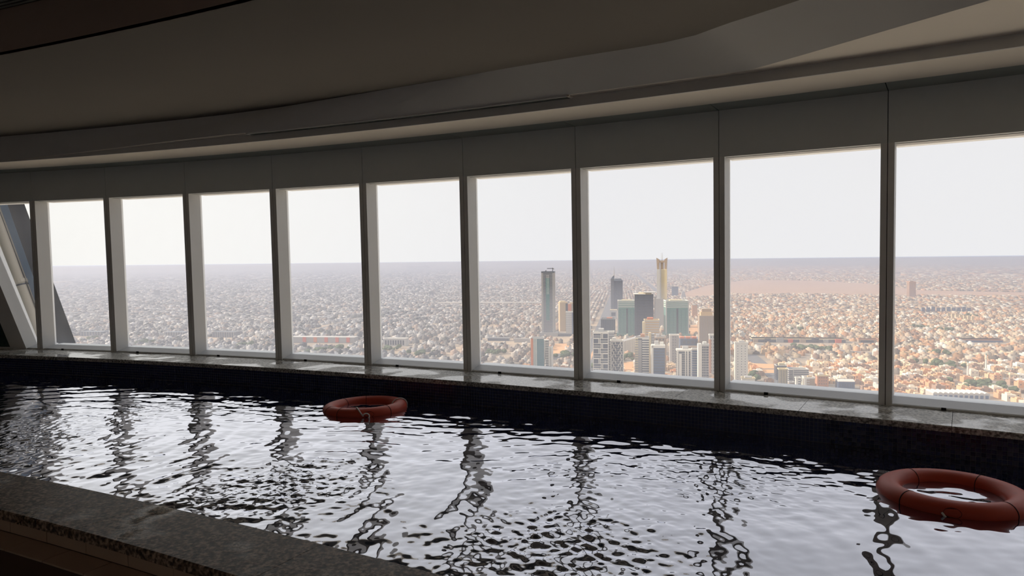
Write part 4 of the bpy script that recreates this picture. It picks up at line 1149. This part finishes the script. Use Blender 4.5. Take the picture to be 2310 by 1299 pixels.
# left windows
t, w, d, h = building('retail_building', 'long grey building with five orange squares on its front', (655, 808, 760, 772), B_GREY, 0.15); roof_box(t, -w/2-1, w/2+1, -d/2-1, d/2+1, h, h+1.5, B_LGREY, 'roof_slab')
for k in range(5): MB().box(-w*.30 + w*.17*k, -w*.30 + w*.17*k + w*.05, -d/2-2, -d/2+1, h*.15, h+1).build('orange_square', B_RED if k != 1 else B_ORANGE, t)
t, w, d, h = building('arcade_building', 'pale arcaded building with a row of dark arches', (867, 922, 763, 779), B_LGREY, 0.4)
for k in range(8): MB().box(-w*.46 + w*.115*k, -w*.46 + w*.115*k + w*.07, -d/2-.5, -d/2+.6, h*.15, h*.8).build('arch_opening', B_DARK, t)
parapet(t, w, d, h, B_WHITE, .8, 1.5)
t, w, d, h = building('warehouse', 'long slate building with vertical ribs in the third bay from the left', (478, 542, 748, 760), B_SLATE, 0.4); fins(t, w, d, h, 10, B_GREY, .25, .8, sides=False); parapet(t, w, d, h, B_GREY, .8, 1)
t, w, d, h = building('warehouse', 'long slate warehouse low in the leftmost full bay', (180, 246, 747, 757), B_SLATE, 0.4); fins(t, w, d, h, 8, B_GREY, .25, .8, sides=False)
t, w, d, h = building('warehouse', 'dark flat warehouse low in the second full bay', (370, 428, 748, 757), B_SLATE, 0.4); fins(t, w, d, h, 8, B_GREY, .25, .8, sides=False)
t, w, d, h = building('railway_viaduct', 'very long white viaduct crossing the city behind the unfinished skyscraper', (986, 1224, 681, 686), None, 0.03)
MB().box(-w/2, w/2, -d/2, d/2, h*.55, h).build('deck', B_WHITE, t)
for k in range(24): MB().box(-w/2 + w*(k+.4)/24, -w/2 + w*(k+.6)/24, -d*.3, d*.3, 0, h*.55).build('pier', B_LGREY, t)
for lab, bx in (('small faint grey block rising from the houses in the second full bay', (348, 361, 654, 668)), ('small faint grey block rising from the houses in the fourth full bay', (714, 723, 658, 670)), ('small faint grey block in the bay left of the viaduct', (968, 978, 657, 668))):
    t, w, d, h = building('office_block', lab, bx, B_SLATE, 0.8); bands(t, w, d, h, 6, B_GREY, .3, .6)
t, w, d, h = building('palace_complex', 'long faint building with raised ends on the horizon', (918, 968, 601, 606), B_SLATE, 0.2); MB().box(w*.3, w*.5, -d*.5, d*.5, h, h*1.35).build('raised_end', B_SLATE, t); MB().box(-w*.4, -w*.25, -d*.5, d*.5, h, h*1.2).build('raised_end', B_SLATE, t)
for k, (x0, x1, yt, yb, mt) in enumerate(((1100, 1150, 762, 768, B_SLATE), (1160, 1196, 764, 772, B_GREY), (1254, 1290, 752, 758, B_SLATE))):
    t, w, d, h = building('warehouse', ('low slate shed at the left end of the boulevard shed row', 'low grey shed in front of the unfinished skyscraper', 'low slate shed right of the unfinished skyscraper')[k], (x0, x1, yt, yb), mt, 0.3); parapet(t, w, d, h, B_LGREY, .6, 1)

# ---- houses: nearest ones as individuals, the rest as one mass
occ = []      # footprints of the named buildings
for o in list(bpy.data.objects):
    if o.parent is None and o.get('category') in ('building', 'minaret') and o.location.z < -100:
        mx = 0.0
        for c in o.children:
            if c.type == 'MESH':
                for v in c.bound_box: mx = max(mx, abs(v[0] + c.location.x), abs(v[1] + c.location.y) * 1.0)
        occ.append((o.location.x, o.location.y, o.rotation_euler.z, o))
foot = []
for (x, y, rz, o) in occ:
    xs, ys, zs = [], [], []
    for c in o.children:
        if c.type == 'MESH':
            for v in c.bound_box: xs.append(v[0] + c.location.x); ys.append(v[1] + c.location.y); zs.append(v[2] + c.location.z)
    if xs: foot.append((x, y, rz, min(xs) - 6, max(xs) + 6, min(ys) - (80 if max(zs) < 32 else 12), max(ys) + 6))

def in_poly(px, py, poly):
    inside = np.zeros(len(px), bool)
    n = len(poly)
    for i in range(n):
        x1, y1 = poly[i]; x2, y2 = poly[(i + 1) % n]
        c = ((y1 > py) != (y2 > py)) & (px < (x2 - x1) * (py - y1) / (y2 - y1 + 1e-9) + x1)
        inside ^= c
    return inside

clumps = [(1262, 803, 14, 1), (1275, 806, 6, 1), (1820, 788, 14, 1), (1850, 790, 8, 1), (2085, 740, 10, 1), (2135, 748, 8, 1), (2110, 825, 12, 1), (2150, 832, 10, 1), (2190, 870, 14, 1), (2255, 878, 8, 1), (2120, 800, 8, 1), (2200, 715, 6, 1),
          (1800, 745, 6, 1), (1700, 855, 6, 1), (1425, 812, 8, 1), (1350, 835, 5, 1), (950, 800, 10, 1), (700, 796, 14, 1), (760, 788, 10, 1), (560, 780, 12, 1), (330, 775, 10, 1), (200, 768, 8, 1), (1120, 800, 8, 1), (880, 790, 8, 1)]
def layout(r0, r1, cw, cd, street_x, street_y, keep, hmin, hmax, fill):
    """rows of plots on the turned grid; returns centres, sizes, heights"""
    nx = int(2 * r1 / cw); ny = int(r1 / cd)
    i, j = np.meshgrid(np.arange(-nx // 2, nx // 2), np.arange(0, ny + 1), indexing='ij')
    i = i.ravel(); j = j.ravel()
    u = i * cw + (i // 7) * street_x; v = j * cd + (j // 2) * street_y
    u = u + (rng.random(ny + 8)[j // 3] - .5) * (cw * 9 if cw > 25 else 0)
    u = u + rng.normal(0, cw * .05, len(u)); v = v + rng.normal(0, cd * .05, len(v))
    x = u * gx[0] + v * gy[0]; y = u * gx[1] + v * gy[1]
    r = np.hypot(x, y); a = np.degrees(np.arctan2(x, y))
    ok = (r > r0) & (r < r1) & (np.abs(a) < 43) & (y > 200)
    # districts thin out and thicken
    den = 0.5 + 0.5 * np.sin(x * .0021 + 1.3) * np.sin(y * .0017 + .4)
    ok &= rng.random(len(x)) < keep * (0.72 + 0.5 * den)
    x, y = x[ok], y[ok]
    px, dp = to_px(np.stack([x, y, np.full(len(x), ZG)], -1))
    ok = ~in_poly(px[:, 0], px[:, 1], plain_poly)
    for q in lots: ok &= ~in_poly(px[:, 0], px[:, 1], q)
    for a_, b_, wd in ROADS:
        A, B = gpt(*a_), gpt(*b_)
        d = np.array([B.x - A.x, B.y - A.y]); L = np.hypot(*d); d /= L
        tt = (x - A.x) * d[0] + (y - A.y) * d[1]; nn = np.abs(-(x - A.x) * d[1] + (y - A.y) * d[0])
        ok &= ~((tt > 0) & (tt < L) & (nn < wd / 2 + cw * .6))
    for (cx_, cy_, n_t, _) in clumps:
        cc = gpt(cx_, cy_)
        ok &= ((x - cc.x) / 34) ** 2 + ((y - cc.y) / 44) ** 2 > 1
    for (fx, fy, rz, xa, xb, ya, yb) in foot:
        c, s_ = math.cos(-rz), math.sin(-rz)
        lx = (x - fx) * c - (y - fy) * s_; ly = (x - fx) * s_ + (y - fy) * c
        ok &= ~((lx > xa - cw/2) & (lx < xb + cw/2) & (ly > ya - cd/2) & (ly < yb + cd/2))
    x, y, px, dp = x[ok], y[ok], px[ok], dp[ok]
    n = len(x)
    w = cw * fill * (0.7 + 0.3 * rng.random(n)); d = cd * fill * (0.7 + 0.3 * rng.random(n))
    h = hmin + (hmax - hmin) * rng.random(n) ** 1.6
    return x, y, w, d, h, px, dp

PAL = np.array([lin(*c)[:3] for c in ((222, 190, 156), (236, 216, 188), (214, 172, 138), (240, 228, 210), (204, 184, 164), (226, 176, 140), (176, 150, 134), (244, 238, 228), (150, 140, 130), (216, 196, 172))])
PAL_HAZY = np.array([lin(*c)[:3] for c in ((186, 184, 184), (204, 203, 206), (150, 148, 150), (222, 216, 212), (122, 124, 128), (196, 178, 168), (134, 134, 138), (228, 226, 226), (110, 114, 112), (182, 178, 178))])  # left-hand houses: haze and backlight put into greyer wall tints
def house_attr_mat():
    m, n, l, p = new_mat('tinted_house_walls')
    a = n.new('ShaderNodeAttribute'); a.attribute_name = 'tint'
    l.new(a.outputs['Color'], p.inputs['Base Color'])
    p.inputs['Roughness'].default_value = 0.9; p.inputs['Specular IOR Level'].default_value = 0.15
    return m
M['house_mass'] = house_attr_mat()
def mass(name, label, x, y, w, d, h, cols, z=None):
    n = len(x)
    c, s_ = math.cos(-GRID), math.sin(-GRID)
    sgn = np.array([(-1, -1), (1, -1), (1, 1), (-1, 1)], float) / 2
    V = np.zeros((n, 8, 3), np.float32)
    for k in range(4):
        lx = w * sgn[k, 0]; ly = d * sgn[k, 1]
        X = x + lx * c - ly * s_; Y = y + lx * s_ + ly * c
        V[:, k] = np.stack([X, Y, np.full(n, ZG - .5)], -1); V[:, k + 4] = np.stack([X, Y, ZG + h], -1)
    if z is not None: V[:, :4, 2] = z[:, None]; V[:, 4:, 2] = (z + h)[:, None]
    F = np.array([(4, 5, 6, 7), (0, 1, 5, 4), (1, 2, 6, 5), (2, 3, 7, 6), (3, 0, 4, 7)])
    Q = (np.arange(n)[:, None, None] * 8 + F[None]).reshape(-1, 4)
    me = bpy.data.meshes.new(name)
    me.vertices.add(n * 8); me.vertices.foreach_set('co', V.ravel())
    me.loops.add(Q.size); me.loops.foreach_set('vertex_index', Q.ravel().astype(np.int32))
    me.polygons.add(len(Q)); me.polygons.foreach_set('loop_start', np.arange(0, Q.size, 4, dtype=np.int32)); me.polygons.foreach_set('loop_total', np.full(len(Q), 4, np.int32))
    me.update(calc_edges=True)
    at = me.attributes.new('tint', 'FLOAT_COLOR', 'FACE')
    cc = np.ones((n, 5, 4), np.float32); cc[:, :, :3] = cols[:, None]
    at.data.foreach_set('color', cc.ravel())
    me.materials.append(M['house_mass'])
    return tag(obj(name, me), label, 'houses', None, 'stuff')
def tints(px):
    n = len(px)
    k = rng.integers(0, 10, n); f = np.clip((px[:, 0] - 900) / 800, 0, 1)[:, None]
    c = PAL_HAZY[k] * (1 - f) + PAL[k] * f
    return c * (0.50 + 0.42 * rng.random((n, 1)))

x, y, w, d, h, px, dp = layout(850, 5200, 19, 21, 11, 12, 0.80, 5.5, 12.5, 0.86)
# which ones stand clear above the sill inside a bay of glass
sill_y = np.interp(px[:, 0], [0, 120, 430, 830, 1300, 1620, 2000, 2310], [792, 793, 806, 828, 860, 880, 912, 936])
vis = (px[:, 1] < sill_y - 2) & (px[:, 0] > 100) & (px[:, 0] < 2308)
for a in (88, 252, 427, 621, 822, 1045, 1294, 1611, 1984):
    vis &= ~((px[:, 0] > a - 4) & (px[:, 0] < a + 40))
order = np.argsort(np.where(vis, dp, 1e9))
sel = order[:300]
rest = np.ones(len(x), bool); rest[sel] = False
cols = tints(px)
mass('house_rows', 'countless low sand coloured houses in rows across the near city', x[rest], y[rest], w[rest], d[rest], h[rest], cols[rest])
# roof rooms on the mass houses that are close
near = rest & (dp < 2900)
nn_ = int(near.sum())
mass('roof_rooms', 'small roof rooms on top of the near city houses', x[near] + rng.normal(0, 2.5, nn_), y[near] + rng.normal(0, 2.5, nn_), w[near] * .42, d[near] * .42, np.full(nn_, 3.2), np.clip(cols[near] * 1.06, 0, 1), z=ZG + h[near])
# individual houses: a few designs, shared meshes
HM = [plain('house_paint_%d' % k, tuple(PAL[k]) + (1,), 0.9, 0.05, 0.2, spec=0.15) for k in range(8)]
def house_meshes(k):
    mat = HM[k % 8]
    W_, D_, H_ = 14 + 1.2 * (k % 4), 15 + (k % 3) * 1.5, 8 + (k % 5)
    b = MB(); b.box(-W_/2, W_/2, -D_/2, D_/2, -.5, H_ - 1.0)
    e = .5
    b.box(-W_/2, W_/2, -D_/2, -D_/2+e, H_-1, H_); b.box(-W_/2, W_/2, D_/2-e, D_/2, H_-1, H_); b.box(-W_/2, -W_/2+e, -D_/2, D_/2, H_-1, H_); b.box(W_/2-e, W_/2, -D_/2, D_/2, H_-1, H_)
    r = MB().box(-W_*.1, W_*.3, -D_*.1, D_*.28, H_ - 1, H_ + 2.4)
    g = MB().box(-W_/2 - 2.5, W_/2 + 2.5, -D_/2 - 2.9, -D_/2 - 2.5, -.5, 2.6)
    wn_ = MB().box(-.9, .9, -D_/2 - .2, -D_/2 + .2, -1.0, 1.0)
    ws_ = MB().box(-W_/2 - .2, -W_/2 + .2, -.9, .9, -1.0, 1.0)
    return (b.mesh('walls', mat), r.mesh('roof_room', mat), g.mesh('yard_wall', HM[(k + 3) % 8]), wn_.mesh('window', B_SLATE), ws_.mesh('window', B_SLATE), W_, D_, H_)
HK = [house_meshes(k) for k in range(16)]
for n_, i in enumerate(sel):
    q = HK[int(rng.integers(0, 16))]
    t = thing('house', 'flat roofed sand coloured villa in the nearest streets above the sill', 'house', (x[i], y[i], ZG), -GRID + random.choice((0, 0, math.pi/2, math.pi)), 'villas in the nearest streets')
    wl_ = obj('walls', q[0], t); obj('roof_room', q[1], t); obj('yard_wall', q[2], t)
    for sx in (-.28, .28):
        for fz in (.32, .72): obj('window', q[3], wl_, (q[5]*sx, 0, q[7]*fz))
    for sy in (-.25, .25): obj('window', q[4], wl_, (0, q[6]*sy, q[7]*.6))
# far bands of the city
x, y, w, d, h, px, dp = layout(5200, 9500, 30, 36, 20, 24, 0.72, 6, 14, 0.82)
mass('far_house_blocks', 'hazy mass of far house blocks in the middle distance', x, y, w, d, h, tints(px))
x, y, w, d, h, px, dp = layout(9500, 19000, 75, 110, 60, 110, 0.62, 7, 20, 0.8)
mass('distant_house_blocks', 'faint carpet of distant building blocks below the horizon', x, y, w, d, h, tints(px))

# ---- trees among the houses
M['leaf'] = plain('dusty_green_foliage', lin(92, 104, 80), 0.9, 0.2, 0.3, spec=0.1)
M['bark'] = plain('grey_bark', lin(110, 96, 82), 0.9)
def crown(seed):
    q = random.Random(seed)
    bm = bmesh.new(); bmesh.ops.create_icosphere(bm, subdivisions=2, radius=1.0)
    for v in bm.verts:
        v.co *= 0.8 + 0.4 * q.random(); v.co.z *= 0.8
    me = bpy.data.meshes.new('foliage'); bm.to_mesh(me); bm.free(); me.materials.append(M['leaf']); return me
CR = [crown(k) for k in range(4)]
TR = MB().cyl(0, 0, -.5, 3.5, .35, .25, 6).mesh('trunk', M['bark'])
for ci, (cx_, cy_, n, _) in enumerate(clumps):
    c = gpt(cx_, cy_)
    for k in range(n):
        P = Vector((c.x + max(-34, min(34, random.gauss(0, 15))), c.y + max(-42, min(42, random.gauss(0, 20))), ZG))
        t = thing('tree', 'dusty green tree in a clump among the far city houses', 'tree', P, random.random() * 6, 'dusty trees between the houses')
        s_ = 4.5 + random.random() * 3.5
        f = obj('foliage', CR[k % 4], t, (0, 0, 3.0 + s_ * .6)); f.scale = (s_, s_, s_)
        obj('trunk', TR, t)

# ------------------------------------------------------------------ haze over the city
hm = bpy.data.materials.new('dust_haze'); hm.use_nodes = True
hn, hl = hm.node_tree.nodes, hm.node_tree.links
hn.clear()
ho = hn.new('ShaderNodeOutputMaterial')
hv = hn.new('ShaderNodeVolumeScatter')
HC = (0.58, 0.625, 0.765, 1)
hv.inputs['Color'].default_value = HC
hv.inputs['Density'].default_value = 1.0 / 3900.0
hv.inputs['Anisotropy'].default_value = 0.45
ha = hn.new('ShaderNodeVolumeAbsorption'); ha.inputs['Color'].default_value = HC
ha.inputs['Density'].default_value = hv.inputs['Density'].default_value
hs = hn.new('ShaderNodeAddShader')
hl.new(hv.outputs[0], hs.inputs[0]); hl.new(ha.outputs[0], hs.inputs[1])
hl.new(hs.outputs[0], ho.inputs['Volume'])
hz = MB().box(-38000, 38000, 120, 38000, ZG - 5, ZG + 165).build('dust_haze', hm)
tag(hz, 'pale dust haze hanging over the city', 'haze', None, 'stuff')
